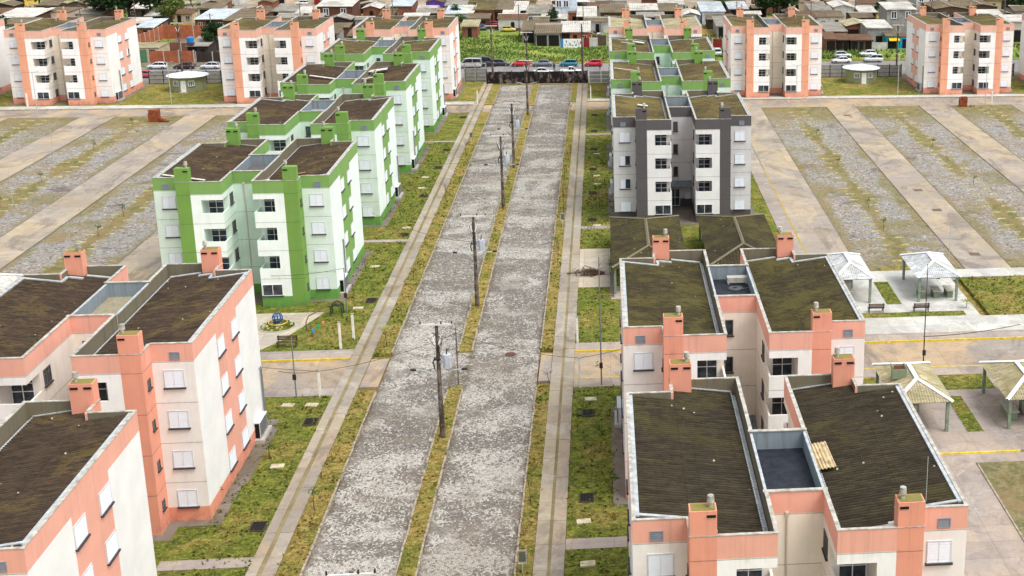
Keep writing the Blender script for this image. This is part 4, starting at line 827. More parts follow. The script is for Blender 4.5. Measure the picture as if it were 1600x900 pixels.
# ---------------------------------------------------------------- cars
TYRE = plain('tyre', (.012, .012, .012), .8); RIM = plain('wheel_rim', lin(150, 152, 155), .4, .5); CGL = glassy('car_glass', (.012, .014, .018), .08); HL = plain('headlight', lin(220, 225, 230), .2); TL = plain('taillight', lin(150, 20, 18), .3); BUMP = plain('bumper_dark', (.02, .02, .02), .7)
def carpaint(c):
    k = f'car_paint_{c[0]}_{c[1]}_{c[2]}'
    if k in _mc: return _mc[k]
    n = N(k, .28, .1); n.b.inputs['Coat Weight'].default_value = .5; n.b.inputs['Specular IOR Level'].default_value = .5; n.col(n.mix(n.step(n.noise(2, 4), .4, .7), lin(*c), sc(lin(*c), .85))); _mc[k] = n.m; return n.m
def ring(x, w, zb, zt, r=.12):
    pts = [(-w, zb+r), (-w, zt-r*1.6), (-w+r*.8, zt), (w-r*.8, zt), (w, zt-r*1.6), (w, zb+r), (w-r, zb), (-w+r, zb)]
    return [(x, a, b) for a, b in pts]
CARS = {
 'hatch': dict(b=[(-1.95, .66, .38, .66), (-1.88, .78, .28, .86), (-1.3, .84, .24, .92), (-.2, .85, .22, .93), (.75, .85, .22, .93), (1.1, .84, .24, .9), (1.7, .8, .28, .78), (1.92, .66, .36, .6)], g=[(-1.78, .66, .86), (-1.45, .62, 1.36), (-.4, .62, 1.44), (.35, .62, 1.38), (1.05, .7, .88)]),
 'sedan': dict(b=[(-2.15, .68, .4, .72), (-2.08, .8, .28, .9), (-1.5, .84, .24, .94), (-.2, .85, .22, .93), (.85, .85, .22, .92), (1.3, .84, .24, .88), (1.95, .8, .28, .76), (2.15, .66, .38, .6)], g=[(-1.6, .68, .88), (-1.05, .62, 1.34), (-.3, .62, 1.4), (.35, .62, 1.35), (1.1, .7, .86)]),
 'suv': dict(b=[(-2.1, .7, .45, .8), (-2.05, .84, .34, 1.04), (-1.5, .88, .3, 1.06), (0, .89, .28, 1.06), (.85, .88, .28, 1.04), (1.3, .87, .3, 1.0), (1.95, .84, .34, .88), (2.12, .7, .42, .7)], g=[(-2.0, .74, 1.0), (-1.85, .68, 1.6), (-.4, .68, 1.68), (.4, .68, 1.6), (1.05, .76, 1.0)]),
 'van': dict(b=[(-2.4, .84, .4, 1.2), (-2.35, .9, .32, 1.24), (-1, .92, .3, 1.24), (.6, .92, .3, 1.22), (1.6, .91, .3, 1.12), (2.2, .87, .32, .95), (2.38, .74, .4, .75)], g=[(-2.36, .84, 1.2), (-2.3, .78, 2.0), (0, .78, 2.08), (1.0, .76, 1.98), (1.75, .82, 1.1)]),
 'pickup': dict(b=[(-2.3, .8, .4, .9), (-2.2, .85, .32, .95), (-.9, .86, .3, .95), (.4, .86, .28, .96), (1.2, .86, .3, .92), (2.0, .8, .32, .8), (2.2, .68, .4, .64)], g=[(-.65, .68, .92), (-.5, .64, 1.48), (.3, .64, 1.5), (1.1, .7, .9)])}
_cm = {}
def car_meshes(k):
    if k in _cm: return _cm[k]
    c = CARS[k]; b = MB().loft([ring(*r) for r in c['b']])
    g = MB().loft([[(x-.0, -w-.1 if i in (0, len(c['g'])-1) else -w, .84 if k != 'van' else 1.1), (x, -w, z), (x, w, z), (x, w+.1 if i in (0, len(c['g'])-1) else w, .84 if k != 'van' else 1.1)] if False else [(x, -w-.06, c['g'][0][2]-.05), (x, -w, z), (x, w, z), (x, w+.06, c['g'][0][2]-.05)] for i, (x, w, z) in enumerate(c['g'])], 0, False)
    rf = MB(); gs = c['g'][1:-1]; z_ = lambda z: z+.02
    rings = [[(x, -w+.03, z-.02), (x, -w+.06, z+.03), (x, w-.06, z+.03), (x, w-.03, z-.02)] for x, w, z in gs]; rf.loft(rings, 0, True)
    for s in (-1, 1):
        for i in (0, len(c['g'])-2):
            (x0, w0, z0), (x1, w1, z1) = c['g'][i], c['g'][i+1]; rf.cyl((x0, s*(w0+.03), z0-.03), (x1, s*(w1+.01), z1), .05, .05, 5)
        xm = (gs[0][0]+gs[-1][0])/2+.1; rf.cyl((xm, s*(gs[0][1]+.05), c['g'][0][2]-.03), (xm, s*(gs[0][1]+.01), gs[0][2]+.02), .04, .04, 5)
    wl = MB().cyl((0, -.1, 0), (0, .1, 0), .31, .31, 14).mesh('wheel', [TYRE]); rm = MB().cyl((0, -.112, 0), (0, .112, 0), .19, .19, 10).mesh('rim', [RIM])
    L = c['b'][-1][0]; B = c['b'][0][0]
    hl = MB().box(L-.16, L-.02, -.14, .14, .56, .68).mesh('headlight', [HL]); tl = MB().box(B+.0, B+.1, -.1, .1, .62, .8).mesh('taillight', [TL])
    bm_ = MB().box(L-.12, L+.02, -.7, .7, .26, .42).mesh('bumper', [BUMP])
    _cm[k] = (b.mesh('body', [BUMP]), g.mesh('glazing', [CGL]), rf.mesh('roof', [BUMP]), wl, rm, hl, tl, bm_, L, B); return _cm[k]
def car(kind, x, y, c, label, rz=0, group='vehicles parked along the back street', s=.9):
    b, g, rf, wl, rm, hl, tl, bp, L, B = car_meshes(kind); t = thing('parked_car' if kind not in ('van', 'pickup') else ('parked_van' if kind == 'van' else 'pickup_truck'), label, 'car' if kind not in ('van', 'pickup') else ('van' if kind == 'van' else 'pickup'), (x, y, -.1 if 245 < y < 261 else .04), rz, group)
    t.scale = (s, s, s); m = carpaint(c); obj('body', b, t, over={0: m}); obj('glazing', g, t); obj('roof', rf, t, over={0: m}); obj('bumper', bp, t)
    for wx in (L-.75, B+.72):
        for sy in (-1, 1): w_ = obj('wheel', wl, t, (wx, sy*.76, .31)); obj('rim', rm, w_)
    for sy in (-1, 1): obj('headlight', hl, t, (0, sy*.55, .08)); obj('taillight', tl, t, (0, sy*.62, .1))
P_ = math.pi
car('hatch', -83.9, 258.9, (226, 230, 234), 'white hatchback left of the round hut on the far left street', P_); car('sedan', -78.9, 258.7, (62, 44, 50), 'dark maroon sedan between the two pale cars on the far left', P_); car('hatch', -74.1, 258.4, (214, 218, 222), 'white hatchback with dark rear, right of the maroon sedan', P_)
car('hatch', -82.8, 249.2, (206, 84, 98), 'pinkish red car half hidden behind the far left fence', 0)
car('van', -25.6, 256.9, (200, 202, 204), 'white topped dark van beside the end salmon block', P_); car('van', -22.9, 258.4, (44, 50, 60), 'dark blue van behind the white topped one'); car('hatch', -20.0, 258.9, (52, 56, 64), 'dark hatchback right of the vans'); 
car('hatch', -16.1, 258.3, (196, 32, 44), 'red hatchback, left of the grey sedan', P_); car('sedan', -11.9, 258.1, (116, 122, 140), 'grey sedan between the red and teal cars', P_, ); car('hatch', -6.9, 257.8, (22, 120, 142), 'teal hatchback on the back street', P_); car('hatch', -2.1, 257.6, (206, 30, 52), 'red hatchback at the right end, beside the green block', P_)
car('sedan', -11.4, 248.6, (222, 224, 226), 'white sedan close behind the black wall'); car('pickup', -6.2, 249.0, (226, 228, 230), 'white pickup close behind the black wall'); 
car('hatch', 48.2, 264.9, (196, 204, 212), 'silver hatchback on the grass, left of the far right pair', 0); car('sedan', 46.9, 258.9, (232, 234, 236), 'white sedan on the street before the silver hatchback', P_); car('hatch', 53.7, 266.3, (224, 228, 232), 'white hatchback on the grass behind the silver wagon', P_); car('suv', 53.5, 259.7, (214, 218, 222), 'silver wagon by the dark street pole on the far right', P_)
car('suv', 23.0, 269.5, (224, 226, 228), 'white car glimpsed between the far right blocks', P_/2); car('hatch', 25.3, 264.6, (34, 36, 40), 'black car glimpsed between the far right blocks', P_/2); car('sedan', 75.2, 259, (52, 54, 58), 'dark car at the right end of the back street')
YG = 'vehicles left in the yards of the village'
car('hatch', -27.6, 310.5, (96, 110, 134), 'blue grey car in the overgrown yard by the brick garages', P_/2, YG); car('hatch', -25.2, 316.5, (196, 34, 44), 'red car in front of the brick garages', 0, YG, .8); car('hatch', -23.0, 312.5, (206, 212, 216), 'pale car between the red and the yellow one', P_/2, YG, .8); car('hatch', -21.6, 307.0, (214, 196, 92), 'yellow car in the overgrown yard', 0, YG, .85)
car('van', -.9, 291.5, (214, 222, 236), 'white van parked beside the wooden fence of the village', -P_/2, YG, .75); car('suv', -36.8, 359, (206, 208, 212), 'silver car at the very top left of centre', P_, YG, .9); car('hatch', -78.5, 360, (222, 226, 230), 'white car on the back lane at the top left', P_, YG); car('hatch', -63.3, 360, (196, 34, 44), 'red car on the back lane at the top', P_, YG)

# ---------------------------------------------------------------- two people behind the wall
def person(x, y, top, label, lean=0):
    t = thing('person', label, 'person', (x, y, -.09)); me = bpy.data.meshes.new('body')
    J = [(0,0,.92),(0,0,1.12),(0,0,1.36),(0,0,1.47),(0,-.01,1.6),(0,0,1.7), (-.17,0,1.38),(-.24,-.05,1.12),(-.2,-.15,.9), (.17,0,1.38),(.25,.03,1.12),(.24,-.04,.88), (-.09,0,.85),(-.1,-.12,.48),(-.1,-.02,.07),(-.1,-.16,.03), (.09,0,.85),(.11,.08,.48),(.11,.2,.08),(.11,.07,.03)]
    E_ = [(0,1),(1,2),(2,3),(3,4),(4,5),(2,6),(6,7),(7,8),(2,9),(9,10),(10,11),(0,12),(12,13),(13,14),(14,15),(0,16),(16,17),(17,18),(18,19)]
    rad = [.15,.14,.16,.06,.1,.08,.07,.05,.035,.07,.05,.035,.1,.07,.045,.04,.1,.07,.045,.04]
    me.from_pydata(J, E_, []); o = obj('body', me, t); md = o.modifiers.new('skin', 'SKIN'); sv = me.skin_vertices[0].data
    for v, r_ in zip(sv, rad): v.radius = (r_, r_*.8)
    sv[0].use_root = True; sb = o.modifiers.new('sub', 'SUBSURF'); sb.levels = sb.render_levels = 1
    n = N(f'clothing_{top[0]}', .9); z = n.sep()[2]; leg = n.math('LESS_THAN', z, .86); skin = n.math('GREATER_THAN', z, 1.4)
    n.col(n.mix(skin, n.mix(leg, lin(*top), lin(40, 42, 54)), lin(150, 104, 80))); me.materials.append(n.m)
    obj('hair', MB().loft([[(.1*s_*math.cos(a*.785), .1*s_*math.sin(a*.785)+.01, z_) for a in range(8)] for z_, s_ in ((1.62, 1.05), (1.7, 1.05), (1.77, .6))]).mesh('hair', [plain('hair_dark', (.02, .015, .012), .9)]), t)
person(-9.46, 251.2, (40, 44, 70), 'person in dark clothes walking between the white car and pickup'); person(-.9, 252.6, (176, 34, 42), 'person in a red top standing by the red hatchback')

# ---------------------------------------------------------------- village houses beyond the street
WALLC = {'brick': lin(138, 92, 74), 'white': lin(196, 196, 192), 'grey': lin(150, 150, 146), 'wood': lin(92, 74, 62), 'beige': lin(196, 178, 150), 'green': lin(88, 128, 92), 'yellow': lin(210, 180, 80), 'purple': lin(108, 72, 168), 'brown': lin(108, 74, 60), 'pinkw': lin(220, 190, 176), 'bluew': lin(206, 218, 232), 'dark': lin(62, 54, 50), 'turq': lin(36, 176, 190), 'cyan': lin(40, 156, 206), 'red': lin(130, 44, 40), 'orange': lin(172, 102, 72)}
WM = {}
for k, c in WALLC.items():
    n = N('house_'+k, .9); a = n.noise(.9, 6, rough=.7)
    col = n.mix(n.step(a, .38, .68), sc(c, 1.08), sc(c, .7)); col = n.mix(n.step(n.noise(2.2, 5, n.map((1, 1, .3))), .55, .75, 0, .5), col, sc(c, .4))
    if k in ('brick', 'orange', 'brown'):
        br = n.t.nodes.new('ShaderNodeTexBrick'); n.t.links.new(n.map((1, 1, 1)), br.inputs[0]); br.inputs['Scale'].default_value = 3; br.inputs['Color1'].default_value = (1, 1, 1, 1); br.inputs['Color2'].default_value = (.75, .7, .7, 1); br.inputs['Mortar'].default_value = (.8, .8, .8, 1); col = n.mix(.7, col, br.outputs[0], 'MULTIPLY')
    n.col(col); WM[k] = n.m
hw = grid_win('window', 1.0, .9, 2, ()); hwb = grid_win('window', 1.3, 1.7, 2, (), CAPW, .14)
def house(x0, x1, y, d, h, wall, roof, label, kind='shed', ops='dw', over=.35, cat='house', rise=.7):
    t = thing('village_house', label, cat, (x0, y, 0)); w = x1-x0
    obj('wall', MB().box(0, w, 0, d, 0, h).mesh('wall', [WM[wall]]), t); q = MB(); o = over; ny = max(4, int(w/.18))
    def sheet(P0, P1, P2, P3, n):     # ribs run from edge P0P1 to edge P3P2
        P0, P1, P2, P3 = map(Vector, (P0, P1, P2, P3)); vs = []
        for i in range(n+1):
            f = i/n; dz = .05 if i % 2 else -.02; vs += [P0.lerp(P1, f)+Vector((0, 0, dz)), P3.lerp(P2, f)+Vector((0, 0, dz))]
        q.add(vs, [(2*i, 2*i+2, 2*i+3, 2*i+1) for i in range(n)])
    if kind == 'shed': sheet((-o, -o, h+.05), (w+o, -o, h+.05), (w+o, d+o, h+rise), (-o, d+o, h+rise), ny); q.add([(-o, -o, h-.05), (w+o, -o, h-.05), (w+o, -o, h+.05), (-o, -o, h+.05)], [(0, 1, 2, 3)])
    elif kind == 'gx':    # ridge runs along x
        sheet((-o, -o, h), (w+o, -o, h), (w+o, d/2, h+rise), (-o, d/2, h+rise), ny); sheet((-o, d/2, h+rise), (w+o, d/2, h+rise), (w+o, d+o, h), (-o, d+o, h), ny)
    elif kind == 'gy':
        n = max(4, int(d/.25)); sheet((-o, d+o, h), (-o, -o, h), (w/2, -o, h+rise), (w/2, d+o, h+rise), n); sheet((w+o, -o, h), (w+o, d+o, h), (w/2, d+o, h+rise), (w/2, -o, h+rise), n)
        g = MB().add([(0, 0, h), (w, 0, h), (w/2, 0, h+rise-.03)], [(0, 1, 2)]); obj('gable', g.mesh('gable', [WM[wall]]), t)
    elif kind == 'flat': q.box(-.1, w+.1, -.1, d+.1, h, h+.15)
    r = obj('roof', q.mesh('roof', [ROOF[roof]]), t)
    if kind in ('gy', 'gx'):
        a, b = ((w/2, -o, h+rise+.05), (w/2, d+o, h+rise+.05)) if kind == 'gy' else ((-o, d/2, h+rise+.05), (w+o, d/2, h+rise+.05))
        obj('ridge_cap', MB().cyl(a, b, .1, n=5).mesh('ridge_cap', [PALE]), r)
    n = len(ops); 
    for i, c in enumerate(ops):
        x = w*(i+.5)/n
        if c == 'd': obj('door', MB().box(x-.42, x+.42, -.04, 0, 0, 2.0).mesh('door', [DARK]), t)
        elif c == 'w': f = obj('window', hw[0], t, (x, 0, 1.0)); obj('pane', hw[1], f); obj('sill', hw[2], f)
        elif c == 'W': f = obj('window', hwb[0], t, (x, 0, h-2.1)); obj('pane', hwb[1], f); obj('sill', hwb[2], f)
        elif c == 'g': obj('garage_opening', MB().box(x-w/n*.42, x+w/n*.42, -.04, 0, 0, min(2.3, h-.3)).mesh('garage_opening', [DARK]), t)
    return t
HS = [
 (-152.7,-147.7,360.4,8,2.9,'yellow','brown2','yellow and black house at the top left corner','shed','wg'), (-136.6,-128.5,315.6,13.3,2.6,'brown','white','long pale roofed house at the far left edge','shed','wd'), (-131.8,-124.6,326.6,10.2,2.4,'pinkw','brown2','low pinkish house with brown roof carrying a black tank','flat','wd'),
 (-121.3,-115.5,322.1,12,2.6,'brown','grey','brown house with grey sheet roof left of the big tree','shed','wd'), (-100.0,-96.4,297.8,9.7,2.6,'brick','bluewhite','narrow brick house with pale roof beside the far left block','shed','d'), (-104.5,-100.9,318,8,2.6,'dark','white','dark shed with two white roof sheets between the trees','shed','g'),
 (-91.7,-85.0,311.5,14,2.6,'brown','bluewhite','brick house under a big tilted white roof beyond the bricks','shed','wgw'), (-84.7,-77.7,309.0,16,2.6,'brown','brown2','house with wide brown roof behind the courtyard','shed','wd'), (-104.5,-94.6,361.5,12,4.2,'white','grey','white house at the top between the trees','shed','WwW'),
 (-86.6,-83.0,361.6,9.5,2.6,'pinkw','grey','small pink house at the top edge, left one','flat','g'), (-78.0,-71.6,325.3,10.4,2.6,'wood','grey','low shed with dark grey roof behind the far left block','shed','g'), (-71.7,-67.6,321.4,7.6,2.6,'beige','white','small house with white roof left of the brown one','shed','wd'),
 (-66.4,-58.5,319.8,11.3,4.4,'brown','white','tall brown brick house with two white framed windows','shed','WW'), (-57.9,-53.9,330.6,8.2,2.6,'brick','white','small brick house with slanted white roof','gy','d'), (-75.6,-71.4,361.2,9.5,2.6,'red','brown2','dark red house at the top edge','flat','w'),
 (-51.0,-46.1,328.4,12.4,3.4,'brick','bluewhite','brick house with wide pale blue roof at the top','shed','wd'), (-43.7,-39.7,337.5,10.0,3.2,'purple','moss','purple gabled house at the top','gy','w'), (-37.1,-34.1,319.3,10.9,2.6,'white','bluewhite','left half of the pale blue roofed pair','shed','d'), (-33.9,-30.9,319.9,10.9,2.6,'bluew','white','right half of the pale blue roofed pair','shed','w'),
 (-31.1,-27.8,297.9,6.5,2.4,'brick','beige','low brick outbuilding with white trim left of the yard','shed','d'), (-30.8,-26.2,323.7,14.6,2.9,'brick','moss','mossy roofed brick garage, left one','shed','wg'), (-26.1,-21.9,324.7,14.6,2.9,'brick','brown2','brick garage with umber roof, right one','shed','gg'), (-21.8,-18.6,324.0,13.0,2.8,'dark','white','open black shed with white sheet roof','shed','g'),
 (-18.0,-12.6,318.5,12.4,2.6,'white','grey','white walled house with dark grey roof and graffiti','shed','wdw'), (-11.5,-6.4,325.3,7.2,5.4,'bluew','white','two storey pale blue house','flat','WWw'), (-8.3,-5.6,318.5,3.8,2.6,'orange','rust','small orange wall house with arch','flat','d'), (-6.0,-1.9,313.2,13.9,2.6,'wood','white','grey plank house with white roof beside the blue one','shed','gd'),
 (-17.4,-14.8,288.9,12.1,2.6,'grey','brown2','unfinished grey shell left of the grey garage','shed','g'), (-14.4,-9.3,284.0,18.4,2.7,'grey','brown2','grey rendered house with wide mossy brown roof','gx','gg'), (-9.1,-3.2,286.6,12.6,2.6,'orange','white','orange brick house with white sheet roof behind the painted fence','shed','gdw'), (-.7,4.9,320.4,11.2,2.6,'wood','brown2','house with long brown roof behind the right row','shed','wd'),
 (6.6,13.0,324.0,8.0,2.7,'wood','white','dark timber shed with white roof','shed','gg'), (13.2,18.2,322.7,10.7,2.6,'wood','brown2','timber shed with umber roof right of the white one','shed','g'), (18.6,22.6,314.7,8.2,2.6,'grey','white','small grey house with bright white roof','gy','d'), (23.5,28.9,318.2,14.5,3.0,'bluew','bluewhite','long house with blue white roof between the right blocks','shed','wd'),
 (25.2,28.1,294.7,12.0,2.6,'grey','grey','grey shed beside the scrap yard','shed','g'), (30.9,35.3,326.4,10.2,2.6,'wood','bluewhite','shed with pale blue roof left of the big right tree','shed','g'), (49.4,54.1,346.4,9.3,4.0,'brick','brown2','red brick house right of the big right tree','flat','W'), (50.5,55.6,322.7,5.3,2.6,'white','grey','long white house with doors','shed','wdw'),
 (48.2,52.5,285.1,10.2,2.6,'brick','grey','brick shed with grey roof above the parked cars','shed','gd'), (56.5,61.3,323.5,10.9,3.2,'white','white','white house with bright roof in the right village','gy','ww'), (58.2,63.1,308.2,8.6,2.6,'wood','brown2','brown roofed shack in the right village','gx','d'), (62.0,66.0,318.4,7.9,2.6,'brick','white','brick shack with small white roof','shed','g'),
 (53.6,59.4,290.3,8.8,3.0,'brick','beige','gabled brick house with pale roof edge','gy','gw'), (56.2,61.2,279.7,8.5,4.0,'grey','white','grey house with white roof and white fence','shed','wgd'), (64.2,70.8,298.2,8.8,5.7,'grey','white','two storey grey house with white framed windows','shed','WW'), (59.8,62.4,276.6,5.9,2.7,'turq','brown2','turquoise shop with yellow awning','shed','g'),
 (62.6,66.6,276.9,4.9,2.4,'cyan','rust','bright blue house beside the turquoise shop','flat','dw'), (46.0,48.1,272.6,5.8,2.7,'brick','rust','brick shed at the left of the scrap shacks','shed','g'), (48.3,51.0,273.4,4.7,2.4,'dark','rust','dark scrap shack with rusty roof','shed','gd'), (51.4,55.8,273.0,3.8,2.4,'wood','rust','rusty shack right of the dark scrap shack','shed','gdg'),
 (81.8,90.0,322.8,13.8,2.8,'wood','brown2','brown gabled house in the upper right, left one','gy','wd'), (90.3,98.6,326.9,16.9,2.8,'wood','brown2','brown gabled house in the upper right, right one','gy','dw'), (93.1,99.3,299.7,7.1,2.6,'pinkw','white','white roofed house at the right edge','shed','wd'), (80.0,85.3,336.6,9.2,5.0,'white','grey','tall white house behind the upper right block','flat','WW'),
 (-81.4,-77.5,269.7,9.1,2.6,'dark','grey','scrap shack with grey sheets beside the blue tank','shed','gd'), (100.5,108,318,10,2.8,'grey','brown2','grey house at the far right edge','gx','wd'), (71.5,78,330,9,3.0,'wood','grey','grey roofed house behind the two storey one','gy','wd'), (38.5,46,338,9,2.8,'brick','rust','brick house behind the big right tree','gx','wd'),
 (66.9,71.0,282,6,2.5,'brick','rust','brick lean-to between the blue house and the salmon block','shed','g'), (-69,-62,344,8,2.8,'beige','brown2','beige house on the back lane at the top','gx','wd'), (57,63,341,8,2.8,'brick','brown2','brick house at the top of the right village','gx','wd'), (65.5,71,337,7,2.6,'white','rust','white house with rusty roof at the top right','shed','wd'),
 (-24.5,-17,343,9,2.8,'beige','moss','beige house behind the garages','gx','wd'), (-2,6,343,8,2.8,'white','grey','white house at the top centre','gx','dw'), (10,17,345,8,3.0,'brick','brown2','brick house at the top behind the right row','gx','wd'), (-52,-45,372,9,3.0,'pinkw','brown2','pink house across the back lane','gx','wd'), (-30,-22,376,9,3.0,'white','brown2','white house across the back lane','gx','wd'),
 (0,9,374,9,3.0,'brick','brown2','brick house across the back lane','gx','wd'), (22,30,374,9,3.0,'white','grey','pale house across the back lane','gx','dw'), (44,53,375,9,3.2,'brick','rust','rust roofed house across the back lane','gx','wd'), (66,75,374,9,3.0,'beige','brown2','beige house across the back lane','gx','wd'), (88,96,374,9,3.0,'grey','brown2','grey house across the back lane','gx','dw')]
for h in HS: house(h[0], h[1], h[2], h[3], h[4], h[5], h[6], h[7], h[8], h[9])
def add(name, mb, m, label, cat, loc=(0,0,0), rz=0): return tag(obj(name, mb.mesh(name, m if isinstance(m, list) else [m]), None, loc, rz), label, cat)
add('awning', MB().add([(0, 0, 2.3), (2.3, 0, 2.3), (2.3, -.9, 1.9), (0, -.9, 1.9), (0, -.9, 1.75), (2.3, -.9, 1.75)], [(0, 1, 2, 3), (3, 2, 5, 4)]).add([(0, 0, 2.28), (2.3, 0, 2.28), (2.3, -.88, 1.86), (0, -.88, 1.86)], [(3, 2, 1, 0)]), plain('awning_yellow', lin(232, 186, 40), .6), 'bright yellow awning on the turquoise shop', 'awning', (60.1, 276.55, 0))
TK = plain('tank_blue', lin(36, 128, 200), .5); TKB = plain('tank_black', lin(40, 38, 44), .7)
for x, y, z, m, l in ((-80.7, 269.9, 3.3, TK, 'blue water tank on the scrap shack beyond the far left hut'), (-129.9, 329, 2.6, TKB, 'black water tank on the pinkish house at the far left'), (9.6, 352, 3.0, TK, 'blue water tank at the top behind the right row'), (36.4, 352, 3.0, TK, 'blue water tank at the top right of centre'), (-60.5, 305, .4, TK, 'blue tank on the ground behind the tall brown house')):
    t = thing('water_tank', l, 'water tank', (x, y, z)); obj('tank', MB().cyl((0, 0, 0), (0, 0, .9), .62, .7, 14).mesh('tank', [m]), t); obj('tank_lid', MB().cyl((0, 0, .9), (0, 0, 1.1), .72, .35, 14).mesh('tank_lid', [m]), t); obj('stand', MB().box(-.6, .6, -.6, .6, -.4, 0).mesh('stand', [WM['wood']]), t)
def wall_run(x0, y0, x1, y1, h, m, label, gap=0, name='yard_wall'):
    t = thing(name, label, 'wall', (x0, y0, 0), math.atan2(y1-y0, x1-x0)); L = math.hypot(x1-x0, y1-y0); n = max(1, round(L/3))
    for i in range(n): obj('wall_bay', MB().box(i*L/n+.1, (i+1)*L/n-.1, -.08, .08, 0, h+random.uniform(-.1, .1)).mesh('wall_bay', [WM[m]]), t)
    for i in range(n+1): obj('pillar', MB().box(i*L/n-.1, i*L/n+.1, -.11, .11, 0, h+.15).mesh('pillar', [CONC]), t)
wall_run(-95, 299, -82, 298.5, 2.9, 'orange', 'orange brick wall at the back of the courtyard on the left'); wall_run(-95.2, 282, -95, 299, 2.8, 'orange', 'orange brick wall down the left side of the courtyard'); wall_run(-93.5, 279, -82.5, 278.5, 2.0, 'brick', 'low brick cross wall inside the courtyard')
wall_run(-87.5, 265.8, -79, 265.4, 2.3, 'orange', 'orange brick street wall above the white hatchback'); wall_run(-90.8, 266, -87.7, 265.8, 2.5, 'green', 'green street wall beside the far left block'); wall_run(-78.8, 266, -66, 265, 1.9, 'dark', 'dark board fence above the maroon sedan')
house(-93.8, -86.5, 268.5, 7, 2.4, 'beige', 'beige', 'low unfinished building with pale flat roof behind the street wall', 'flat', 'g'); wall_run(-69.5, 268, -62.5, 267, 2.0, 'grey', 'grey slat fence beside the left salmon block')
wall_run(22.5, 275.4, 24.6, 275.4, 2.4, 'red', 'dark red wall between the far right blocks'); wall_run(24.7, 275.4, 27.0, 275.2, 2.3, 'brick', 'brick wall beside the dark red one'); wall_run(-.6, 285, -.2, 306, 2.6, 'wood', 'tall weathered plank fence running back beside the white van'); wall_run(-2.6, 284, .6, 284, 2.2, 'wood', 'plank fence below the white van')
wall_run(52.2, 279.5, 56.1, 278.9, 1.9, 'wood', 'plank fence beside the white fronted house'); wall_run(56.2, 275.3, 59.5, 275.1, 1.5, 'white', 'white railing wall before the grey house')
# painted fence with faded lettering, too worn to read
t = thing('painted_fence', 'white board fence with faded blue lettering before the orange house', 'fence', (-9.1, 281.2, 0)); 
for i in range(8): obj('board_panel', MB().box(i*.58, i*.58+.57, -.04, .04, 0, 1.9).mesh('board_panel', [plain('sign_blue', lin(60, 130, 190), .8) if i == 0 else CAPW]), t)
q = MB(); 
for i in range(13): x = .9+i*.24; z = random.choice((.4, .5, 1.1)); q.box(x, x+random.uniform(.07, .2), -.05, -.041, z, z+random.uniform(.15, .6))
obj('faded_lettering', q.mesh('faded_lettering', [plain('sign_navy', lin(50, 70, 110), .8, var=.5)]), t); obj('painted_spot', MB().box(4.05, 4.4, -.05, -.041, .8, 1.4).mesh('painted_spot', [plain('sign_pink', lin(196, 90, 130), .8)]), t)
wall_run(-4.4, 281.2, -3.0, 281.2, 2.0, 'red', 'maroon gate right of the painted fence', name='sheet_gate'); wall_run(-2.9, 281.3, -1.4, 281.3, 2.0, 'white', 'white gate panel right of the maroon gate', name='sheet_gate')
# scrap heaps between the shacks
SCR = [plain('scrap_brown', lin(104, 84, 68), .9, var=.6), plain('scrap_pale', lin(178, 172, 158), .9, var=.4), plain('scrap_dark', lin(52, 46, 44), .9, var=.5), plain('scrap_rust', lin(140, 84, 58), .9, var=.5)]
def scrap(x, y, w, d, n, label):
    q = MB()
    for i in range(n):
        a, b = random.uniform(-w/2, w/2), random.uniform(-d/2, d/2); L = random.uniform(.3, 1.6); an = random.uniform(0, 3.14); hh = random.uniform(.05, .9)
        if random.random() < .5: q.cyl((a, b, random.uniform(0, .6)), (a+L*math.cos(an), b+L*math.sin(an), random.uniform(.1, 1.1)), .05, .05, 4, random.randrange(4))
        else: q.box(a, a+L*.7, b, b+L*.5, 0, hh, random.randrange(4))
    tag(obj('scrap_heap', q.mesh('scrap_heap', SCR), None, (x, y, 0)), label, 'scrap', kind='stuff')
for a in ((23.5, 284, 5, 14, 150, 'heap of scrap timber between the far right blocks'), (-76, 275, 9, 12, 160, 'scrap and sheets round the blue tank'), (-22, 310, 8, 5, 60, 'odds and ends in the overgrown yard'), (-4, 302, 3, 12, 90, 'dark clutter behind the white van'), (50, 280, 6, 5, 90, 'scrap among the right shacks'), (-72, 312, 14, 8, 150, 'clutter of boards behind the left block'),
           (-43, 318, 10, 10, 120, 'dark clutter behind the end salmon block'), (62, 290, 6, 8, 90, 'clutter behind the turquoise shop'), (55, 300, 12, 8, 120, 'clutter among the right village houses'), (-95, 288, 6, 8, 60, 'rubble in the brick courtyard'), (8, 312, 14, 8, 120, 'clutter behind the timber sheds'), (88, 305, 16, 10, 120, 'clutter behind the far right blocks')): scrap(*a)
for i, (x, y) in enumerate(((-112, 300), (-104, 310), (-80, 282), (-66, 300), (-48, 312), (-18.5, 296), (-4.5, 300), (30, 300), (47, 300), (60, 315), (75, 300), (96, 312))):
    t = thing('street_pole', f'{["leftmost", "second", "third", "fourth", "fifth", "sixth", "seventh", "eighth", "ninth", "tenth", "eleventh", "twelfth"][i]} thin dark village pole from the left, beyond the back street', 'pole', (x, y, 0), 0, 'village poles'); obj('pole', MB().cyl((0, 0, 0), (0, 0, 7.5), .12, .08, 6).mesh('pole', [POLE]), t); obj('crossarm', MB().box(-.6, .6, -.05, .05, 7.1, 7.2).mesh('crossarm', [POLE]), t)

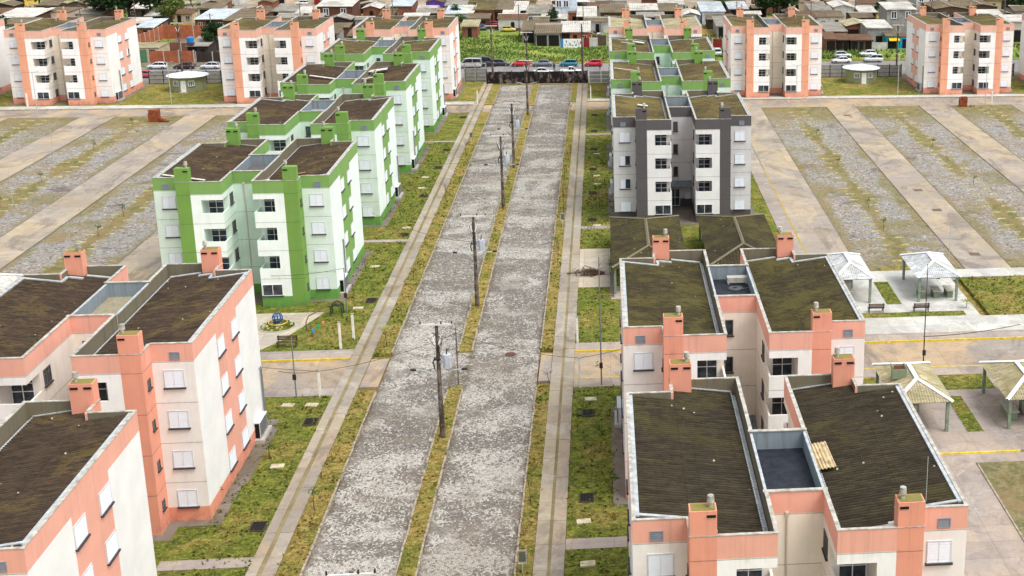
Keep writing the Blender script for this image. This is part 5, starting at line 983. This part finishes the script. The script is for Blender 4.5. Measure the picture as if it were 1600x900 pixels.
# ---------------------------------------------------------------- trees and rough growth
def leafmat(name, c, k=1.0):
    n = N(name, .9); oi = n.t.nodes.new('ShaderNodeObjectInfo'); a = n.noise(1.1, 4); b = n.noise(5, 3)
    col = n.mix(n.step(a, .35, .65), sc(c, .6), sc(c, 1.5)); col = n.mix(n.step(b, .5, .7, 0, .6), col, sc(c, 2.0)); n.col(col); n.b.inputs['Subsurface Weight'].default_value = 0
    return n.m
LF = {'dark': leafmat('leaf_dark', (.022, .05, .014)), 'mid': leafmat('leaf_mid', (.05, .10, .018)), 'bright': leafmat('leaf_bright', (.10, .135, .03)), 'weed': leafmat('weed_green', (.095, .145, .03)), 'yel': leafmat('leaf_yellow', (.18, .19, .05)), 'bare': leafmat('leaf_dull', (.06, .07, .03))}
BARK = plain('bark', lin(84, 68, 54), .95, var=.5)
def crown(q, lobes, n, s, rnd):
    for i in range(n):
        cx, cy, cz, r_ = rnd.choice(lobes); u = rnd.uniform(-1, 1); a = rnd.uniform(0, 6.283); rr = r_*rnd.uniform(.55, 1.06)*(1 if rnd.random() < .85 else .5); k = math.sqrt(1-u*u)
        p_ = Vector((cx+rr*k*math.cos(a), cy+rr*k*math.sin(a), cz+rr*u*.8)); d1 = Vector((rnd.gauss(0, 1), rnd.gauss(0, 1), rnd.gauss(0, .5))).normalized(); d2 = d1.cross(Vector((rnd.gauss(0, 1), rnd.gauss(0, 1), rnd.gauss(0, 1)))).normalized(); z = s*rnd.uniform(.6, 1.4)
        q.add([p_-d1*z, p_+d2*z*.55, p_+d1*z, p_-d2*z*.55], [(0, 1, 2, 3)])
def tree(x, y, h, w, m, label, n=2600, seed=1, z=0):
    rnd = random.Random(seed); t = thing('leafy_tree', label, 'tree', (x, y, z)); th = h*.42; q = MB().cyl((0, 0, 0), (0, 0, th), .035*h, .022*h, 7); lobes = []
    for i in range(9):
        a = i*2.4+rnd.uniform(-.4, .4); r_ = w/2*rnd.uniform(.35, .68) if i else 0; zz_ = h*rnd.uniform(.5, .78) if i else h*.8; lr = w*rnd.uniform(.18, .27); px_, py_ = r_*math.cos(a), r_*math.sin(a)
        q.cyl((0, 0, th*.8), (px_*.9, py_*.9, zz_), .016*h, .007*h, 5); lobes.append((px_, py_, min(zz_, h-lr*.8), lr))
    obj('trunk', q.mesh('trunk', [BARK]), t); c = MB(); crown(c, lobes, n, w*.028+.1, rnd); obj('crown', c.mesh('crown', [LF[m]]), t)
tree(-109, 321, 11.5, 16, 'dark', 'biggest dark spreading tree at the upper left', 5500, 3); tree(-116.5, 326, 8, 8, 'dark', 'dark tree left of the biggest one', 2200, 4); tree(-131, 300, 6.5, 7, 'dark', 'dark tree behind the block at the left edge', 1800, 5); tree(-98.4, 317, 7.4, 6.2, 'bright', 'round bright green tree above the brick courtyard', 3000, 6)
tree(-77.6, 275, 7.4, 5.2, 'dark', 'dark green tree beside the scrap shack', 2200, 7); tree(-12.1, 312, 4.6, 3.6, 'dark', 'small dark tree beside the pale blue house', 1000, 8); tree(41.5, 324, 9.0, 11.5, 'dark', 'large dark tree above the far right row', 4200, 9); tree(104, 326, 8.5, 9, 'dark', 'dark tree at the upper right corner', 2400, 10); tree(68.8, 324, 5.5, 4.5, 'dark', 'dark tree left of the two storey grey house', 1200, 11)
tree(-35.2, 325, 4.4, 4, 'dark', 'small tree behind the pale blue roofs', 900, 12); tree(-32.8, 309, 4.0, 3.6, 'mid', 'bushy tree beside the overgrown yard', 1000, 13); tree(-106.8, 361, 4.5, 6.5, 'mid', 'bush by the white house at the top', 1000, 14); tree(96, 345, 7, 8, 'dark', 'dark tree between the brown gabled houses', 1800, 15); tree(54, 356, 6.5, 8, 'dark', 'dark tree behind the red brick house', 1600, 16)
tree(-60, 352, 5, 6, 'mid', 'tree on the back lane', 1100, 17); tree(20, 352, 6, 6.5, 'dark', 'tree at the top behind the right row', 1400, 18); tree(30, 338, 4.5, 5, 'mid', 'bush beside the blue white roof', 900, 19); tree(73, 350, 7, 8, 'dark', 'tree at the top above the grey house', 1600, 20); tree(-140, 350, 8, 9, 'dark', 'tree at the top left corner', 1800, 21)
for i, (x, y) in enumerate([(-130, 392), (-95, 396), (-70, 390), (-40, 400), (-12, 396), (14, 398), (36, 392), (60, 398), (84, 394), (110, 396), (135, 392)]): tree(x, y, random.uniform(6, 9), random.uniform(8, 12), 'dark', f'dark tree of the distant row beyond the back lane, {["leftmost", "second from left", "third from left", "fourth from left", "fifth from left", "middle one", "fifth from right", "fourth from right", "third from right", "second from right", "rightmost"][i]}', 1200, 30+i)
def sapling(x, y, h, kind, label, seed):
    rnd = random.Random(seed); t = thing('young_tree', label, 'young tree', (x, y, 0)); q = MB(); lx = rnd.uniform(-.15, .15); q.cyl((0, 0, 0), (lx, 0, h), .03, .015, 5)
    for i in range(4): a = rnd.uniform(0, 6.28); q.cyl((lx*.7, 0, h*.7), (lx+.4*math.cos(a), .4*math.sin(a), h*rnd.uniform(.85, 1.15)), .014, .006, 4)
    obj('trunk', q.mesh('trunk', [BARK]), t)
    c = MB()
    if kind == 'palm':
        for i in range(12):
            a = i*.55; d = Vector((math.cos(a), math.sin(a), 0)); pts = [Vector((lx, 0, h))+d*r_+Vector((0, 0, .25*math.sin(r_*4))) for r_ in (0, .2, .4, .6)]
            for p0, p1 in zip(pts, pts[1:]): s_ = d.cross(Vector((0, 0, 1)))*.06; c.add([p0-s_, p0+s_, p1+s_, p1-s_], [(0, 1, 2, 3)])
    else: crown(c, [(lx, 0, h*.95, .35), (lx+.2, .1, h*.8, .22)], 60 if kind == 'leaf' else 14, .07, rnd)
    obj('crown', c.mesh('crown', [LF['yel' if kind == 'palm' else ('mid' if kind == 'leaf' else 'bare')]]), t)
for i, a in enumerate(((-19.2, 79.8, 1.5, 'leaf', 'young green sapling in the left verge near the bottom'), (-19.0, 108.9, 1.5, 'palm', 'small yellow palm in the left verge at the crossing'), (-19.2, 127, 1.2, 'bare', 'bare twig in the left verge beside the nearest green block'), (-19.2, 156.4, 2.2, 'bare', 'bent bare sapling in the left verge, nearer one'), (-19.2, 180.5, 2.4, 'bare', 'bent bare sapling in the left verge, farther one'),
     (-5.35, 79.4, 1.8, 'bare', 'bare stake in the right verge near the bottom'), (-5.2, 131.6, 2.0, 'bare', 'bare sapling in the right verge beside the debris heap'), (-4.95, 100.0, .9, 'bare', 'dark stump in the right verge at the crossing'), (-5.4, 166, 1.8, 'bare', 'bare sapling in the right verge beside the grey block'), (-5.4, 208.8, 1.8, 'bare', 'bare sapling far up the right verge'),
     (-23.8, 87.7, 1.0, 'leaf', 'dark twig beside the pale lid on the left lawn'), (-25.6, 81.6, 1.0, 'bare', 'lone twig on the left lawn near the entry path'), (-.1, 80.3, 1.4, 'leaf', 'small shrub on the right lawn near the drain'), (.1, 127, 1.4, 'leaf', 'shrub against the first brown shed'), (33.2, 114.3, .6, 'palm', 'small bright plant beside the open gazebo'), (-.9, 152, 1.6, 'bare', 'bare sapling on the lawn left of the grey block'),
     (-24.2, 130, 1.3, 'bare', 'bare twig on the lawn right of the nearest green block'), (-23.9, 151.5, 1.3, 'bare', 'bare twig on the lawn right of the second green block'), (-1.2, 103.0, .1, 'bare', 'weed tuft in the right crossing'))): sapling(*a, 50+i)
for i, (c, y) in enumerate([(30.9, 141), (30.9, 150), (30.9, 171), (30.9, 190), (46.5, 160), (46.5, 182), (-55.1, 145), (-55.1, 153), (-55.2, 168), (-70.6, 158), (-70.6, 170), (-70.6, 188), (-70.6, 204)]):
    sapling(c, y, 1.3, 'leaf', f'{["nearest", "second", "third", "fourth"][[0,1,2,3,0,1,0,1,2,0,1,2,3][i]]} small dark sapling in the {["first right", "second right", "first left", "second left"][0 if c == 30.9 else 1 if c == 46.5 else 2 if c > -56 else 3]} green strip', 90+i)
# weeds in the vacant lots: countless tufts as real blades
def weeds(regions, name, m, n, hs, label):
    rnd = random.Random(5); q = MB(); tot = sum((x1-x0)*(y1-y0) for x0, x1, y0, y1 in regions)
    for x0, x1, y0, y1 in regions:
        for i in range(int(n*(x1-x0)*(y1-y0)/tot)):
            x, y = rnd.uniform(x0, x1), rnd.uniform(y0, y1)
            if rnd.random() < .5+.5*math.sin(x*.37+2*math.sin(y*.23))*math.sin(y*.31+x*.11): continue
            for k in range(3):
                a = rnd.uniform(0, 6.28); h_ = rnd.uniform(*hs); w_ = h_*.3; dx, dy = math.cos(a), math.sin(a); q.add([(x-dy*w_, y+dx*w_, 0), (x+dy*w_, y-dx*w_, 0), (x+dx*h_*.6, y+dy*h_*.6, h_)], [(0, 1, 2)])
    o = obj(name, q.mesh(name, [m]), None); tag(o, label, 'weeds', kind='stuff')
weeds([(-36, -18, 263, 300), (-18, 2, 263, 282), (-8, -3, 290, 300)], 'tall_weeds', LF['weed'], 9000, (.12, .45), 'dense bright weeds filling the vacant lot beyond the cars')
weeds([(42, 72, 263, 274), (20, 30, 261, 300), (-66, -48, 262, 300), (70, 90, 262, 300)], 'roadside_weeds', LF['weed'], 5000, (.3, .8), 'bushy weeds along the far side of the back street')
weeds([(-150, -95, 335, 360), (-110, -60, 340, 352), (-20, 60, 330, 352), (-100, -36, 380, 400)], 'lane_weeds', LF['mid'], 4000, (.3, .9), 'rough growth between the farthest houses')

# grass blades that roughen the nearer lawns and creep over their borders
def turf(name, rects, m, per, hs, label, seed):
    rnd = random.Random(seed); q = MB()
    for x0, x1, y0, y1 in rects:
        for i in range(int((x1-x0)*(y1-y0)*per)):
            x = rnd.uniform(x0-.12, x1+.12); y = rnd.uniform(y0-.12, y1+.12)
            if math.sin(x*2.1+y*.7)*math.sin(y*1.3-x)+rnd.uniform(-.6, .6) < -.25: continue
            for k in range(2):
                a = rnd.uniform(0, 6.28); h_ = rnd.uniform(*hs); w_ = h_*.55; dx, dy = math.cos(a), math.sin(a)
                q.add([(x-dy*w_, y+dx*w_, 0), (x+dy*w_, y-dx*w_, 0), (x+dx*h_*.9, y+dy*h_*.9, h_)], [(0, 1, 2)])
    tag(obj(name, q.mesh(name, [m]), None), label, 'grass', kind='stuff')
turf('lawn_tufts', [(-25.3, -21.7, 66, 98.5), (-25.3, -21.7, 108.6, 140), (-25.3, -21.7, 141.2, 190), (-2.9, .4, 66, 73.2), (-2.9, .2, 74.7, 98.5), (-2.9, .3, 108.5, 122.8), (-2.9, .6, 136.2, 190), (34.9, 60, 112.3, 123.3)], G['lawn'], 7, (.08, .2), 'short green tufts roughening the lawns beside the pavements', 3)
turf('verge_tufts', [(-19.8, -18.5, 64, 99.3), (-19.8, -18.5, 107.4, 190), (-5.8, -4.9, 64, 99.3), (-5.8, -4.9, 107.4, 190), (-12.7, -11.8, 64, 99.5), (-12.7, -11.8, 107.3, 190)], G['verge'], 10, (.08, .2), 'dry straw coloured tufts along the verges and the median', 4)
# small shacks that fill the village between the named houses
rnd = random.Random(21); taken = [(h[0], h[1], h[2], h[2]+h[3]) for h in HS]; nf = 0; used = set()
ZN = ((-150, -92, 298, 352, 'far left part'), (-92, -48, 284, 352, 'left part'), (-48, -17, 305, 352, 'middle part'), (-17, 22, 298, 352, 'part behind the right row'), (22, 58, 284, 352, 'right part'), (58, 115, 284, 352, 'far right part'))
for zx0, zx1, zy0, zy1, where in ZN:
    for i in range(110):
        w, d = rnd.uniform(3.2, 6.5), rnd.uniform(4, 8); x, y = rnd.uniform(zx0, zx1-w), rnd.uniform(zy0, zy1-d)
        if any(x < b+.5 and x+w > a-.5 and y < q1+1 and y+d > q0-1 for a, b, q0, q1 in taken): continue
        if -95 < x < -80 and y < 300: continue
        wl = rnd.choice(('brick', 'wood', 'grey', 'white', 'beige', 'dark', 'brown')); rf = rnd.choice(('grey', 'brown2', 'rust', 'white', 'brown2', 'moss', 'grey')); kd = rnd.choice(('shed', 'gx', 'gy', 'shed')); hh = rnd.choice((2.3, 2.5, 2.7))
        rn = {'grey': 'grey', 'brown2': 'umber', 'rust': 'rusty', 'white': 'pale', 'moss': 'mossy'}[rf]; kn = {'shed': 'lean-to', 'gx': 'long gabled', 'gy': 'front gabled'}[kd]
        lab = f'{"wide" if w > 5 else "narrow"} {wl} shack, {rn} {kn} roof, {where} of the village'
        if lab in used: continue
        used.add(lab); taken.append((x, x+w, y, y+d)); e = house(x, x+w, y, d, hh, wl, rf, lab, kd, rnd.choice(('d', 'dw', 'g', 'wd')), .25, 'shack', rnd.uniform(.4, .9)); e['group'] = 'small shacks filling the village'; nf += 1
for a in ((-60, 290, 20, 10, 120, 'mixed scrap behind the block right of the left hut'), (38, 292, 14, 10, 120, 'mixed scrap behind the block left of the right hut'), (-110, 305, 18, 10, 120, 'mixed scrap behind the far left blocks'), (70, 285, 10, 8, 90, 'mixed scrap beside the bright blue house')): scrap(*a)
